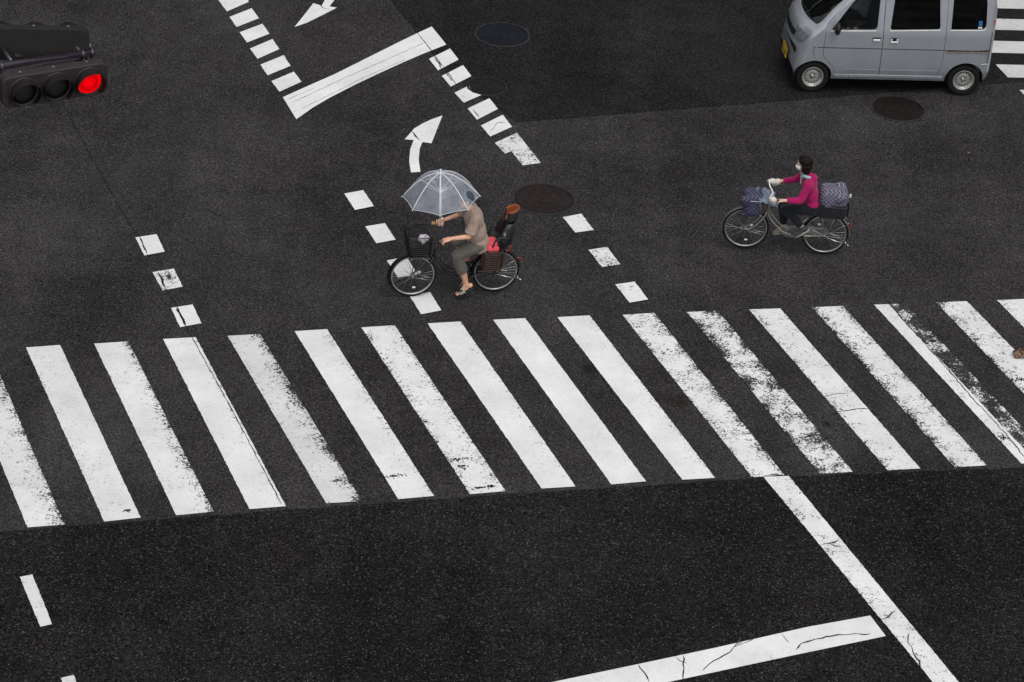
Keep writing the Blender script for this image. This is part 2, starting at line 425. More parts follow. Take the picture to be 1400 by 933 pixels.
for k, (q, wo, lb) in enumerate((
    (((45, -10), (150, -50), (175, 10), (88, 48)), .2, 'white guide dash cut by the top photo edge, topmost of the left ladder'),
    (((98, 70), (187, 35), (216, 75), (127, 110)), .2, 'second dash from the top of the ladder left of the white bar'),
    (((139, 131), (230, 97), (258, 137), (168, 172)), .15, 'third dash from the top of the ladder left of the white bar'),
    (((180, 196), (270, 158), (298, 198), (210, 237)), .15, 'fourth dash from the top of the ladder left of the white bar'),
    (((222, 260), (315, 222), (342, 265), (250, 303)), .25, 'second to last dash above the left end of the white bar'),
    (((265, 326), (355, 288), (386, 328), (298, 368)), .25, 'last dash touching close above the left end of the white bar'))):
    dash(q, 2.917, 280, 0, 'guide_dash', lb, ga, quad=True, wo=wo)
marking('lane_divider_bar', [(280+x/2.917, y/2.917) for x, y in ((311, 390), (400, 350), (520, 297), (640, 237), (760, 177), (850, 133), (905, 108), (963, 180), (870, 217), (780, 256), (690, 297), (600, 340), (500, 391), (430, 432), (365, 478))],
        'long white bar flared at both ends between the two dash ladders', wo=.12)
gb = 'guide dashes right of the double ended bar'
for q, wo, lb, qd in (
    (((894, 237), (978, 196), (1012, 240), (930, 283)), .15, 'dash just below the right end of the flared white bar', 1),
    (((945, 305), (1030, 262), (1063, 306), (981, 348)), .15, 'second dash below the right end of the flared white bar', 1),
    (((996, 372), (1082, 330), (1115, 376), (1033, 412)), .1, 'dash partly covered by the small manhole cover', 1),
    (((1048, 435), (1135, 394), (1169, 437), (1085, 480)), .15, 'dash directly below the small manhole cover', 1),
    (((1101, 503), (1188, 460), (1225, 508), (1138, 547)), .2, 'dash with a diagonal crack, above the broken L shaped dash', 1),
    (((1157, 572), (1245, 532), (1340, 652), (1268, 662), (1222, 605), (1197, 616)), .95, 'long broken dash with a notched corner and worn patches, lowest of the right ladder', 0)):
    dash(q, 2.917, 280, 0, 'guide_dash', lb, gb, quad=bool(qd), wo=wo)
marking('turn_arrow', [(280+x/2.917, y/2.917) for x, y in ((948, 463), (904, 574), (868, 569), (857, 595), (853, 640), (860, 688), (822, 690), (815, 645), (819, 598), (833, 561), (797, 558), (815, 538), (835, 515), (868, 495), (905, 478))],
        'curved white arrow pointing up and right behind the clear umbrella', wo=.15)
marking('turn_arrow', [(280+x/2.917, y/2.917) for x, y in ((358, 110), (382, 80), (433, 15), (466, 25), (480, 0), (492, -28), (530, -40), (517, 2), (497, 28), (527, 33), (470, 62), (410, 92))],
        'white arrow head pointing down and left at the top edge of the photo', wo=.15)
gl = 'lane dashes leading to the crosswalk'
for q, f, ox, oy, wo, lb in (
    (((145, 148), (315, 123), (381, 262), (217, 292)), 5.83, 160, 300, .12, 'topmost dash of the left column, clean with a thin crack along its left side'),
    (((283, 425), (452, 397), (524, 541), (362, 572)), 5.83, 160, 300, .9, 'worn dark smudged dash in the middle of the left column'),
    (((430, 710), (602, 683), (674, 832), (503, 864)), 5.83, 160, 300, .12, 'lowest dash of the left column right above the crosswalk'),
    (((52, 76), (180, 53), (252, 160), (124, 186)), 4.91, 460, 250, .05, 'white dash left of the clear umbrella'),
    (((194, 296), (325, 275), (397, 385), (268, 410)), 4.91, 460, 250, .2, 'white dash left of the black front basket'),
    (((338, 525), (470, 500), (545, 617), (412, 640)), 4.91, 460, 250, .05, 'white dash seen through the spokes of the umbrella bicycle front wheel'),
    (((490, 762), (628, 737), (704, 860), (568, 886)), 4.91, 460, 250, .05, 'white dash just below the umbrella bicycle front wheel'),
    (((390, 283), (515, 260), (598, 370), (474, 387)), 4.91, 690, 240, .55, 'chipped dash beside the reddish manhole cover'),
    (((562, 503), (688, 483), (776, 600), (652, 618)), 4.91, 690, 240, .85, 'most speckled dash in the middle of the right column'),
    (((742, 735), (872, 716), (963, 836), (838, 857)), 4.91, 690, 240, .5, 'lowest dash of the right column right above the crosswalk')):
    dash(q, f, ox, oy, 'lane_dash', lb, gl, quad=True, wo=wo)
ge = 'thin dashes near the lower left corner'
dash(((126, 232), (206, 216), (333, 533), (257, 550)), 4.667, 0, 740, 'lane_dash', 'thin slanted white dash alone below the left end of the crosswalk', ge, quad=True, wo=.45, m=MPL, dirt=.12)
dash(((387, 876), (470, 858), (597, 1175), (517, 1193)), 4.667, 0, 740, 'lane_dash', 'thin white dash cut by the bottom edge of the photo', ge, quad=True, wo=.4, m=MPL, dirt=.12)
a0, b0 = at(1268, 933), at(1300, 935); dd = (a0-at(1190, 840)).normalized()
marking('lane_line', None, 'long white lane line running from the crosswalk down to the lower right edge', m=MPL, quad=True, wo=.5, wl=.3,
        world=[at(1044, 653), at(1078, 651.5), b0+dd*6, a0+dd*6])
sl = [at(*p) for p in ((1189.7, 842.5), (1104, 858), (978, 886.5), (872, 909))]; sb = [at(*p) for p in ((1211, 870.5), (1084, 897), (925, 931))]
dv = (sl[-1]-sl[0]).normalized()
marking('stop_line', None, 'wide white stop line with cracks across it ending at the lane line', m=MPL, wo=.08,
        world=[sl[3]+dv*6, sl[3], sl[2], sl[1], sl[0], sb[0], sb[1], sb[2], sb[2]+dv*6])
# far crosswalk behind the van
gz = 'far crosswalk stripes behind the van'
tops = [(88.8, 106.6), (55.9, 72.6), (24.8, 40.4), (-6, 10.2), (-35, -19)]
for k, (t0, t1) in enumerate([(123.7, 142)]+tops):
    x0 = 1361+(t0-88.5)*.93; x1 = 1361+(t1-88.5)*.93
    a = at(x0, t0); d = at(x1, t1)
    dirx = (at(1400, 89.4)-at(1361, 88.5)).normalized()
    lab = ['sliver of a stripe at the right edge below the rear of the van', 'nearest full stripe of the far crosswalk with its slanted end beside the van rear wheel',
           'second far crosswalk stripe up from the van rear wheel', 'third far crosswalk stripe up, beside the van tail corner', 'far crosswalk stripe at the top right corner', 'far crosswalk stripe above the photo edge'][k]
    if k == 5: continue
    marking('crosswalk_stripe', None, lab, gz, quad=True, wo=.2, dirt=.25, world=[a, a+dirx*4, d+dirx*4, d])

# cracks and construction joints (thin dark seams)
MC = mat('crack_dark', (.006, .006, .006), .9)  # near-black colour shared by the cracks and the worn smears
def crack(pts, wd=.012, z=.012, jit=.012, step=.07, px=True):
    P = [at(*p) for p in pts] if px else pts
    line = [P[0]]
    for a, b in zip(P[:-1], P[1:]):
        n = max(1, int((b-a).length/step))
        for k in range(1, n+1):
            p = a.lerp(b, k/n)
            if k < n: p = p+Vector((random.uniform(-jit, jit), random.uniform(-jit, jit), 0))
            line.append(p)
    bm = bmesh.new(); L = []
    for i, p in enumerate(line):
        d = (line[min(i+1, len(line)-1)]-line[max(i-1, 0)]).normalized(); n = Vector((-d.y, d.x, 0))
        ww = wd*random.uniform(.35, 1.1)*.5
        if i in (0, len(line)-1): ww *= .2
        L.append((bm.verts.new((p.x+n.x*ww, p.y+n.y*ww, z)), bm.verts.new((p.x-n.x*ww, p.y-n.y*ww, z))))
    for a, b in zip(L[:-1], L[1:]): bm.faces.new((a[0], a[1], b[1], b[0]))
    bm.normal_update()
    if sum(f.normal.z for f in bm.faces) < 0: bmesh.ops.reverse_faces(bm, faces=bm.faces[:])
    return structure(mesh_obj('road_crack', bm, MC, recalc=False))
crack([(12, 0), (88, 145), (125, 215), (175, 303), (191, 325), (201, 348)], .013, jit=.005)
crack([(216, 373), (228, 398), (242, 420), (253, 445), (263, 463), (301, 532), (344, 612), (385, 691)], .014, jit=.006)
crack([(191, 325), (195, 333), (201, 349)], .025); crack([(216, 373), (224, 392)], .03); crack([(241, 422), (248, 434), (254, 447)], .03)
crack([(1217, 417), (1238, 442), (1262, 468), (1290, 500), (1330, 546), (1378, 598), (1402, 628)], .018, jit=.01)
crack([(1044, 651.8), (1060, 650.5), (1077, 651.8)], .03)
crack([(534, -3), (571, 46), (585, 64), (602, 87), (618, 108), (625, 118)], .014, jit=.004)
crack([(594, 78), (604, 95)], .022); crack([(610, 100), (618, 112)], .02); crack([(632, 131), (636, 135)], .02); crack([(647, 150), (655, 161)], .02); crack([(670, 182), (680, 169), (692, 168)], .012)
crack([(818, -3), (855, 40), (892, 84), (905, 100), (935, 130), (952, 146)], .012, jit=.006)
crack([(740, 164.5), (860, 155), (960, 147), (1080, 138)], .007, jit=.005)
crack([(705, 167), (740, 164.5)], .014)
crack([(1122, 746), (1132, 744), (1140, 743), (1147, 739)], .026, jit=.022); crack([(1133, 744), (1142, 748), (1152, 748)], .02)
crack([(1204, 849), (1214, 845), (1220, 838), (1224, 838)], .02)
crack([(1243, 866), (1241, 880), (1248, 893), (1257, 905), (1262, 920), (1270, 930)], .018, jit=.022)
crack([(1190, 842), (1203, 856), (1212, 871)], .03)
crack([(960, 918), (975, 905), (990, 897), (1003, 886), (1015, 879)], .016, jit=.02); crack([(1088, 890), (1095, 881), (1115, 875), (1145, 869), (1190, 868)], .02)
crack([(934, 897), (935, 915), (934, 931)], .022); crack([(873, 910), (881, 921), (887, 933)], .02, jit=.02); crack([(1068, 867), (1075, 876), (1079, 880)], .012); crack([(1052, 897), (1057, 904)], .02)
crack([(922, 898), (930, 905), (940, 908)], .012); crack([(1003, 886), (1018, 880), (1035, 872)], .012)
for cl_ in (((345, 415), (470, 355), (600, 295), (760, 225), (870, 175)), ((380, 440), (500, 380), (640, 310), (800, 240)), ((330, 400), (440, 352))): crack([(280+x/2.917, y/2.917) for x, y in cl_], .007, jit=.005)
crack([(562, 180), (568, 187), (574, 193)], .03); crack([(437, 7), (442, 12), (452, 14)], .015)
crack([(1136, 568), (1150, 563), (1172, 560), (1190, 560)], .02); crack([(1120, 545), (1140, 540), (1163, 538)], .01)
# dirt scuffs on stripes: dark worn smears
def smear(px, py, rx, ry, rot=0):
    c = at(px, py); bm = bmesh.new(); n = 9
    for k in range(46):
        a = random.uniform(0, 2*PI); r = abs(random.gauss(0, .45))
        p = Vector((math.cos(a)*rx*r, math.sin(a)*ry*r, 0)); s = random.uniform(.004, .016)
        p.rotate(Matrix.Rotation(rot, 3, 'Z'))
        vs = [bm.verts.new((p.x+math.cos(j*2*PI/5+k)*s*random.uniform(.5, 1.3), p.y+math.sin(j*2*PI/5+k)*s*random.uniform(.5, 1.2), .0005*(k % 5))) for j in range(5)]
        f = bm.faces.new(vs)
    bm.normal_update()
    o = mesh_obj('paint_wear', bm, MC, recalc=False); o.location = (c.x, c.y, .0125)
    return structure(o)
for s in ((540, 652, .16, .06, .3), (462, 658, .14, .1, .3), (628, 629, .3, .06, .3), (672, 666, .09, .05, 0), (174, 699, .06, .03, .3), (215, 373, .0, .0, 0), (232, 380, .09, .14, .3),
          (633, 638, .12, .12, .2), (1372, 600, .2, .15, .3), (1395, 520, .2, .06, .2), (1130, 580, .1, .2, .4), (655, 668, .14, .03, .3)):
    if s[2]: smear(*s)

# ------------------------------------------------------------------ manhole covers
def iron(name, col): return mat(name, col, .5, 0, .3, 9, .4, 60, spec=.10)
MI = [iron('cast_iron_blue', (.013, .015, .020)), iron('cast_iron_dark', (.018, .017, .018)), iron('cast_iron_rust', (.025, .0185, .0185)), iron('cast_iron_brown', (.015, .0105, .010))]
MRING = mat('mortar_ring', (.018, .0168, .0172), .7, 0, .3, 6, .4, 90)
def manhole(px, py, r, m, label, pat):
    c = at(px, py); e = empty('manhole_cover', (c.x, c.y, .006), random.random())
    bm = bmesh.new(); lathe(bm, [(r*1.0, 0), (r*1.06, 0), (r*1.05, .010), (r*.995, .010), (r*.985, .0)], 64, 'Z'); mesh_obj('frame', bm, m, e)
    bm = bmesh.new(); lathe(bm, [(r*1.06, 0), (r*1.14, 0), (r*1.13, .006), (r*1.06, .006)], 48, 'Z')
    for v in bm.verts:
        v.co.x *= 1+.02*math.sin(5*v.co.y*9); v.co.y *= 1+.02*math.cos(v.co.x*31)
    mesh_obj('mortar_collar', bm, MRING, e)
    bm = bmesh.new(); lathe(bm, [(0, 0), (r*.965, 0), (r*.965, .006), (0, .006)], 64, 'Z')
    def stud(x, y, sx, sy, a):
        box(bm, (x, y, .0075), (sx, sy, .004), RotZ(math.degrees(a)))
    for q in range(1, 9):
        rr = r*(.1+q*.1); n = int(2*PI*rr/(.055 if pat == 0 else .075))
        for k in range(n):
            a = 2*PI*(k+.5*(q % 2))/n
            if pat == 2 and (q % 3 == 0): continue
            stud(rr*math.cos(a), rr*math.sin(a), .028 if pat else .02, .03 if pat != 1 else .05, a)
    for rr in (.32, .68, .9):
        lathe(bm, [(r*rr, .006), (r*(rr+.025), .006), (r*(rr+.025), .011), (r*rr, .011)], 64, 'Z')
    lathe(bm, [(0, .006), (r*.09, .006), (r*.09, .012), (0, .012)], 16, 'Z')
    mesh_obj('cover', bm, m, e)
    tag(e, label, 'manhole cover')
manhole(687, 48, .40, MI[0], 'large dark bluish manhole cover near the top centre of the photo', 0)
manhole(665.5, 118.5, .285, MI[1], 'small manhole cover overlapping a white guide dash', 1)
manhole(744, 273, .42, MI[2], 'large reddish brown manhole cover right of the child seat bicycle', 2)
manhole(1228, 149.5, .385, MI[3], 'dark brown manhole cover on the road in front of the van side', 0)

# ------------------------------------------------------------------ common materials
M_rub = mat('tyre_rubber', (.010, .010, .010), .85, 0, .2, 30, spec=.2)
M_blackpl = mat('black_plastic', (.012, .012, .013), .45, 0, .2, 20)
M_blackmet = mat('black_enamel', (.010, .010, .011), .25, .0, .2, 20, coat=.5)
M_chrome = mat('bright_steel', (.55, .55, .54), .25, 1.0, .15, 15)
M_alu = mat('dull_aluminium', (.45, .45, .44), .42, .9, .2, 15)
M_silver = mat('silver_bicycle_paint', (.36, .34, .30), .3, .6, .12, 15, coat=.4)
M_spoke = mat('spoke_steel', (.30, .29, .28), .35, .9)
M_skin = mat('skin', (.70, .38, .25), .5, 0, .12, 20)
M_skin2 = mat('fair_skin', (.66, .42, .31), .5, 0, .1, 20)
M_white = mat('white_plastic', (.82, .82, .80), .4, 0, .08, 20)
M_brownwire = mat('brown_basket', (.060, .030, .020), .6, 0, .4, 30)
M_red = mat('red_plastic', (.45, .02, .015), .35)
M_amber = mat('amber_brass', (.42, .24, .07), .4, .3)

def cloth(name, col, fold=.5, weave=400, var=.18):
    m, t, b = newmat(name)
    tc = N(t, 'ShaderNodeTexCoord').outputs['Object']
    k = rng(t, noise(t, tc, 14, 5, .6), .25, .75, 1-var, 1+var)
    c = N(t, 'ShaderNodeVectorMath', operation='SCALE'); c.inputs[0].default_value = col; t.links.new(k, c.inputs['Scale'])
    t.links.new(c.outputs[0], b.inputs['Base Color']); b.inputs['Roughness'].default_value = .9
    b.inputs['Specular IOR Level'].default_value = .15
    b.inputs['Sheen Weight'].default_value = .15
    mp = N(t, 'ShaderNodeMapping'); mp.inputs['Scale'].default_value = (1, 1, .45); t.links.new(tc, mp.inputs[0])
    h = Mt(t, 'ADD', noise(t, mp.outputs[0], 16, 3, .55), Mt(t, 'MULTIPLY', noise(t, tc, weave, 1), .06))
    bn = N(t, 'ShaderNodeBump'); bn.inputs['Strength'].default_value = fold; bn.inputs['Distance'].default_value = .05
    t.links.new(h, bn.inputs['Height']); t.links.new(bn.outputs[0], b.inputs['Normal'])
    return m
M_shirt = cloth('taupe_cotton', (.33, .245, .205))
M_pants = cloth('olive_trouser_cloth', (.115, .102, .085))
M_magenta = cloth('magenta_fleece', (.37, .009, .10))
M_dark = cloth('black_trouser_cloth', (.010, .011, .015))
M_navycap = cloth('slate_cap', (.050, .065, .085))
M_scarf = cloth('pale_blue_scarf', (.30, .46, .50))
M_mask = cloth('white_face_mask', (.78, .78, .76), .2)
M_hair = mat('dark_brown_hair', (.009, .006, .005), .6, 0, .4, 60, .6, 120, spec=.15)
M_pink = cloth('coral_pink_cushion', (.85, .10, .13), .4)
M_orange = cloth('orange_seat_lining', (.30, .075, .02), .3)
M_greyshirt = cloth('grey_blue_shirt', (.42, .46, .50))
def plaid(name, c0, c1, c2, sc=22):
    m, t, b = newmat(name)
    tc = N(t, 'ShaderNodeTexCoord').outputs['Object']; s = N(t, 'ShaderNodeSeparateXYZ'); t.links.new(tc, s.inputs[0])
    dg = Mt(t, 'ADD', s.outputs[0], Mt(t, 'MULTIPLY', s.outputs[1], .6))
    p = Mt(t, 'ADD', dg, s.outputs[2]); q = Mt(t, 'SUBTRACT', dg, s.outputs[2])
    def band(v, wd, o=0):
        return Mt(t, 'LESS_THAN', Mt(t, 'FRACT', Mt(t, 'ADD', Mt(t, 'MULTIPLY', v, sc), o)), wd)
    col = MixC(t, Mt(t, 'MULTIPLY', Mt(t, 'ADD', band(p, .5), band(q, .5)), .5), c0, c1)
    col = MixC(t, Mt(t, 'MAXIMUM', band(p, .16, .3), band(q, .16, .3)), col, c2)
    col = MixC(t, rng(t, noise(t, tc, 9, 3), .3, .7, 0, .35), col, c0)
    t.links.new(col, b.inputs['Base Color']); b.inputs['Roughness'].default_value = .75
    bn = N(t, 'ShaderNodeBump'); bn.inputs['Strength'].default_value = .35; bn.inputs['Distance'].default_value = .05
    t.links.new(noise(t, tc, 10, 3), bn.inputs['Height']); t.links.new(bn.outputs[0], b.inputs['Normal'])
    return m
M_plaid = plaid('purple_plaid_vinyl', (.009, .010, .028), (.032, .032, .075), (.12, .12, .20), 16)
M_plaid2 = plaid('grey_violet_plaid_vinyl', (.022, .020, .042), (.085, .078, .125), (.33, .31, .40), 17)
def schlick(t, f0=.04):
    g = N(t, 'ShaderNodeNewGeometry'); d = N(t, 'ShaderNodeVectorMath', operation='DOT_PRODUCT')
    t.links.new(g.outputs['Normal'], d.inputs[0]); t.links.new(g.outputs['Incoming'], d.inputs[1])
    c = Mt(t, 'SUBTRACT', 1, Mt(t, 'ABSOLUTE', d.outputs['Value']), clamp=True)
    return Mt(t, 'ADD', f0, Mt(t, 'MULTIPLY', Mt(t, 'POWER', c, 5), 1-f0))
def film(name, col, alpha, rough=.12):
    m, t, b = newmat(name); out = t.nodes['Material Output']
    tr = N(t, 'ShaderNodeBsdfTransparent'); tr.inputs[0].default_value = (.94, .95, .97, 1)
    b.inputs['Base Color'].default_value = (*col, 1); b.inputs['Roughness'].default_value = rough
    tc = N(t, 'ShaderNodeTexCoord').outputs['Object']
    fr = schlick(t)
    f = Mt(t, 'ADD', rng(t, noise(t, tc, 7, 4), .3, .7, alpha*.75, alpha*1.3), Mt(t, 'MULTIPLY', fr, .6), clamp=True)
    # droplets
    vo = N(t, 'ShaderNodeTexVoronoi'); vo.inputs['Scale'].default_value = 55; t.links.new(tc, vo.inputs['Vector'])
    f = Mt(t, 'ADD', f, rng(t, vo.outputs['Distance'], .12, .2, .10, 0), clamp=True)
    mx = N(t, 'ShaderNodeMixShader'); t.links.new(f, mx.inputs[0]); t.links.new(tr.outputs[0], mx.inputs[1]); t.links.new(b.outputs[0], mx.inputs[2])
    t.links.new(mx.outputs[0], out.inputs[0]); return m
M_film = film('clear_vinyl', (.66, .71, .83), .23)
M_cape = film('pale_blue_vinyl', (.22, .26, .34), .60, .3)
def glass(name, tint, refl=.9):
    m, t, b = newmat(name); out = t.nodes['Material Output']; t.nodes.remove(b)
    tr = N(t, 'ShaderNodeBsdfTransparent'); tr.inputs[0].default_value = (*tint, 1)
    gl = N(t, 'ShaderNodeBsdfGlossy'); gl.inputs['Roughness'].default_value = .03; gl.inputs[0].default_value = (refl, refl, refl, 1)
    fr = schlick(t)
    tc = N(t, 'ShaderNodeTexCoord').outputs['Object']
    mx = N(t, 'ShaderNodeMixShader'); t.links.new(Mt(t, 'ADD', fr, rng(t, noise(t, tc, 3), .3, .7, 0, .02)), mx.inputs[0])
    t.links.new(tr.outputs[0], mx.inputs[1]); t.links.new(gl.outputs[0], mx.inputs[2]); t.links.new(mx.outputs[0], out.inputs[0]); return m

# ------------------------------------------------------------------ bicycles
def spoked_wheel(x, R, parent, tyre_m, rim_m):
    bm = bmesh.new(); ri = R-.034
    lathe(bm, [(ri-.012, -.012), (ri+.006, -.015), (ri+.006, .015), (ri-.012, .012), (ri-.016, 0)], 64, 'Y', (x, 0, R))
    w_ = mesh_obj('wheel', bm, rim_m, parent, True)
    bm = bmesh.new(); pr = [(R-.019+.0195*math.cos(a), .0195*math.sin(a)) for a in [2*PI*k/10 for k in range(10)]]
    lathe(bm, pr, 64, 'Y', (x, 0, R)); mesh_obj('tyre', bm, tyre_m, w_, True)
    bm = bmesh.new()
    for k in range(36):
        a = 2*PI*k/36; s = 1 if k % 2 else -1; a2 = a+(1 if (k//2) % 2 else -1)*1.2
        tube(bm, [(x+.022*math.cos(a2), s*.03, R+.022*math.sin(a2)), (x+(ri-.01)*math.cos(a), 0, R+(ri-.01)*math.sin(a))], .0012, 4)
    mesh_obj('spokes', bm, M_spoke, w_)
    bm = bmesh.new(); lathe(bm, [(0, -.05), (.02, -.05), (.024, -.035), (.014, -.03), (.014, .03), (.024, .035), (.02, .05), (0, .05)], 16, 'Y', (x, 0, R))
    mesh_obj('hub', bm, M_alu, w_, True)
    bm = bmesh.new(); a = 4.6 if x > .5 else 1.0; p = (x+ri*.62*math.cos(a), .016, R+ri*.62*math.sin(a))
    box(bm, p, (.045, .008, .025), bev=.004); mesh_obj('spoke_reflector', bm, M_white, w_)
    return w_
def arc_pts(x, R, r, a0, a1, n, y=0): return [(x+r*math.cos(a0+(a1-a0)*k/n), y, R+r*math.sin(a0+(a1-a0)*k/n)) for k in range(n+1)]
def fender(x, R, a0, a1, parent, m, wd=.028):
    bm = bmesh.new(); n = 24; rows = []
    for k in range(n+1):
        a = math.radians(a0+(a1-a0)*k/n); row = []
        for q in range(7):
            th = (q-3)/3; rr = R+.022-.012*th*th
            row.append(bm.verts.new((x+rr*math.cos(a), wd*th, R+rr*math.sin(a))))
        rows.append(row)
    for A, B in zip(rows[:-1], rows[1:]):
        for q in range(6): bm.faces.new((A[q], A[q+1], B[q+1], B[q]))
    bmesh.ops.solidify(bm, geom=bm.faces[:], thickness=.0015)
    return mesh_obj('mudguard', bm, m, parent, True)
def wire_basket(name, x0, x1, z0, z1, yb, parent, m, flare=.03, rows=9, cols=9, r=.0022, yc=0, top=.005):
    """wire mesh basket (open top) as one mesh"""
    bm = bmesh.new()
    def cor(t):
        f = flare*t; return [(x0-f*.3, yc-yb-f), (x1+f, yc-yb-f), (x1+f, yc+yb+f), (x0-f*.3, yc+yb+f)]
    for k in range(rows+1):
        t = k/rows; z = z0+(z1-z0)*t; c = cor(t); P = []
        for i in range(4):
            a = Vector((*c[i], z)); b = Vector((*c[(i+1) % 4], z)); P += [a.lerp(b, .08), a.lerp(b, .5), a.lerp(b, .92)]
        tube(bm, P, top if k == rows else r, 5, closed=True)
    for i in range(4):
        for j in range(cols+1):
            s = j/cols; a = Vector((*cor(0)[i], z0)).lerp(Vector((*cor(0)[(i+1) % 4], z0)), s); b = Vector((*cor(1)[i], z1)).lerp(Vector((*cor(1)[(i+1) % 4], z1)), s)
            tube(bm, [a, b], r, 4)
    for j in range(cols+1):
        s = j/cols; tube(bm, [(x0, yc-yb+2*yb*s, z0), (x1, yc-yb+2*yb*s, z0)], r, 4); tube(bm, [(x0+(x1-x0)*s, yc-yb, z0), (x0+(x1-x0)*s, yc+yb, z0)], r, 4)
    return mesh_obj(name, bm, m, parent)

def bicycle(rear_px, front_px, WB, bb, crank_deg, cl, fm, rim_m, gripz, gripx, barm, fend_m, label, zbase=.012, saddle=(.24, .76)):
    R = .332
    b = at(*rear_px); a = at(*front_px); h = math.atan2((a-b).y, (a-b).x)
    e = empty('bicycle', (b.x, b.y, zbase), h)
    spoked_wheel(0, R, e, M_rub, rim_m); spoked_wheel(WB, R, e, M_rub, rim_m)
    bx, bz = bb; hd0 = (WB-.27, 0, .60); hd1 = (WB-.315, 0, .86)
    bm = bmesh.new()
    tube(bm, [(WB-.275, 0, .63), (WB-.34, 0, .50), (WB-.47, 0, .36), (bx+.10, 0, bz+.03), (bx, 0, bz)], .017, 10, 6)
    tube(bm, [(WB-.285, 0, .68), (WB-.36, 0, .56), (WB-.50, 0, .42), (bx+.02, 0, bz+.10)], .011, 8, 6)
    tube(bm, [hd0, hd1], .02, 10)
    tube(bm, [(bx, 0, bz), (saddle[0]+.03, 0, saddle[1]-.12)], .016, 10)
    for s in (-1, 1):
        tube(bm, [(bx, s*.03, bz), (bx-.12, s*.055, bz+.01), (0, s*.062, R)], .010, 8)
        tube(bm, [(saddle[0]+.06, s*.02, saddle[1]-.26), (0, s*.062, R)], .007, 8)
        tube(bm, [(-.02, s*.062, R-.02), (.03, s*.062, R+.01)], .012, 6)
    ell(bm, (bx, 0, bz), (.03, .04, .03), seg=10)
    mesh_obj('frame', bm, fm, e, True)
    bm = bmesh.new()
    for s in (-1, 1):
        tube(bm, [(WB-.262, s*.03, .60), (WB-.20, s*.055, .50), (WB-.10, s*.058, .38), (WB, s*.055, R)], .010, 8, 5)
    tube(bm, [(WB-.262, -.035, .605), (WB-.262, .035, .605)], .016, 8)
    mesh_obj('fork', bm, fm, e, True)
    # handlebar
    bm = bmesh.new(); gz = gripz
    tube(bm, [hd1, (WB-.325, 0, .93)], .011, 8)
    tube(bm, [(gripx-.06, -.27, gz), (gripx+.02, -.27, gz), (gripx+.09, -.24, gz+.015), (WB-.28, -.15, gz+.0), (WB-.315, -.04, .94), (WB-.315, .04, .94), (WB-.28, .15, gz+.0), (gripx+.09, .24, gz+.015), (gripx+.02, .27, gz), (gripx-.06, .27, gz)], .0105, 8, 6)
    hb = mesh_obj('handlebar', bm, barm, e, True)
    for s in (-1, 1):
        bm = bmesh.new(); tube(bm, [(gripx-.075, s*.27, gz), (gripx+.04, s*.27, gz)], .016, 10); mesh_obj('grip', bm, M_blackpl, hb, True)
        bm = bmesh.new(); tube(bm, [(gripx+.09, s*.215, gz-.005), (gripx+.05, s*.23, gz-.03), (gripx-.04, s*.245, gz-.04)], .005, 6, 3); mesh_obj('brake_lever', bm, M_alu, hb, True)
        bm = bmesh.new(); tube(bm, [(gripx+.09, s*.2, gz), (WB-.16, s*.14, gz+.09), (WB-.14, s*.05, .95), (WB-.22, 0, .75), (WB-.23, s*.02, .62)], .0028, 5, 6); mesh_obj('brake_cable', bm, M_blackpl, hb, True)
    # saddle
    bm = bmesh.new(); sx, sz = saddle
    ell(bm, (sx-.05, 0, sz-.02), (.11, .10, .045)); ell(bm, (sx+.08, 0, sz-.02), (.12, .035, .03))
    fused('saddle', bm, M_blackpl, e, .008, 4)
    bm = bmesh.new(); tube(bm, [(saddle[0]+.035, 0, saddle[1]-.14), (saddle[0]+.02, 0, saddle[1]-.04)], .0125, 8); mesh_obj('seat_post', bm, M_chrome, e, True)
    # drivetrain
    bm = bmesh.new(); lathe(bm, [(.0, .05), (.075, .05), (.08, .046), (.0, .046)], 32, 'Y', (bx, -.1, bz)); mesh_obj('chainring', bm, M_alu, e)
    a = math.radians(crank_deg)
    for s in (1, -1):   # near (+y) crank at a, far opposite
        aa = a if s > 0 else a+PI; px, pz = bx+cl*math.cos(aa), bz+cl*math.sin(aa)
        bm = bmesh.new(); tube(bm, [(bx, s*.055, bz), (bx, s*.075, bz), (px, s*.085, pz)], .009, 8); ck = mesh_obj('crank', bm, M_alu, e, True)
        bm = bmesh.new(); box(bm, (px, s*.135, pz), (.085, .085, .022), bev=.005); mesh_obj('pedal', bm, M_blackpl, ck)
    bm = bmesh.new()
    prism(bm, [(bx+.10, bz-.045), (bx+.115, bz), (bx+.09, bz+.06), (bx, bz+.085), (-.02, R+.045), (-.05, R), (-.02, R-.035), (bx, bz-.075)], -.085, -.06)
    mesh_obj('chain_case', bm, fm if fm is M_blackmet else M_alu, e)
    fender(0, R, 15, 190 if 0 else 178, e, fend_m); fender(WB, R, -25+360-360+0, 128, e, fend_m)
    # rack
    bm = bmesh.new()
    for s in (-1, 1):
        tube(bm, [(.20, s*.05, .70), (-.22, s*.065, .70), (-.26, s*.03, .70)], .006, 6)
        tube(bm, [(-.12, s*.065, .70), (-.01, s*.07, R)], .006, 6)
        tube(bm, [(.10, s*.06, .70), (0, s*.068, R)], .005, 6)
    for k in range(5): tube(bm, [(.16-k*.09, -.06, .70), (.16-k*.09, .06, .70)], .004, 6)
    mesh_obj('rear_rack', bm, fend_m, e, True)
    # stand
    bm = bmesh.new()
    for s in (-1, 1): tube(bm, [(.0, s*.075, R-.01), (-.15, s*.085, R-.06), (-.30, s*.09, R-.085)], .0075, 6)
    tube(bm, [(-.30, -.09, R-.085), (-.33, -.12, R-.09)], .0075, 6); tube(bm, [(-.30, .09, R-.085), (-.30, -.09, R-.085)], .0075, 6)
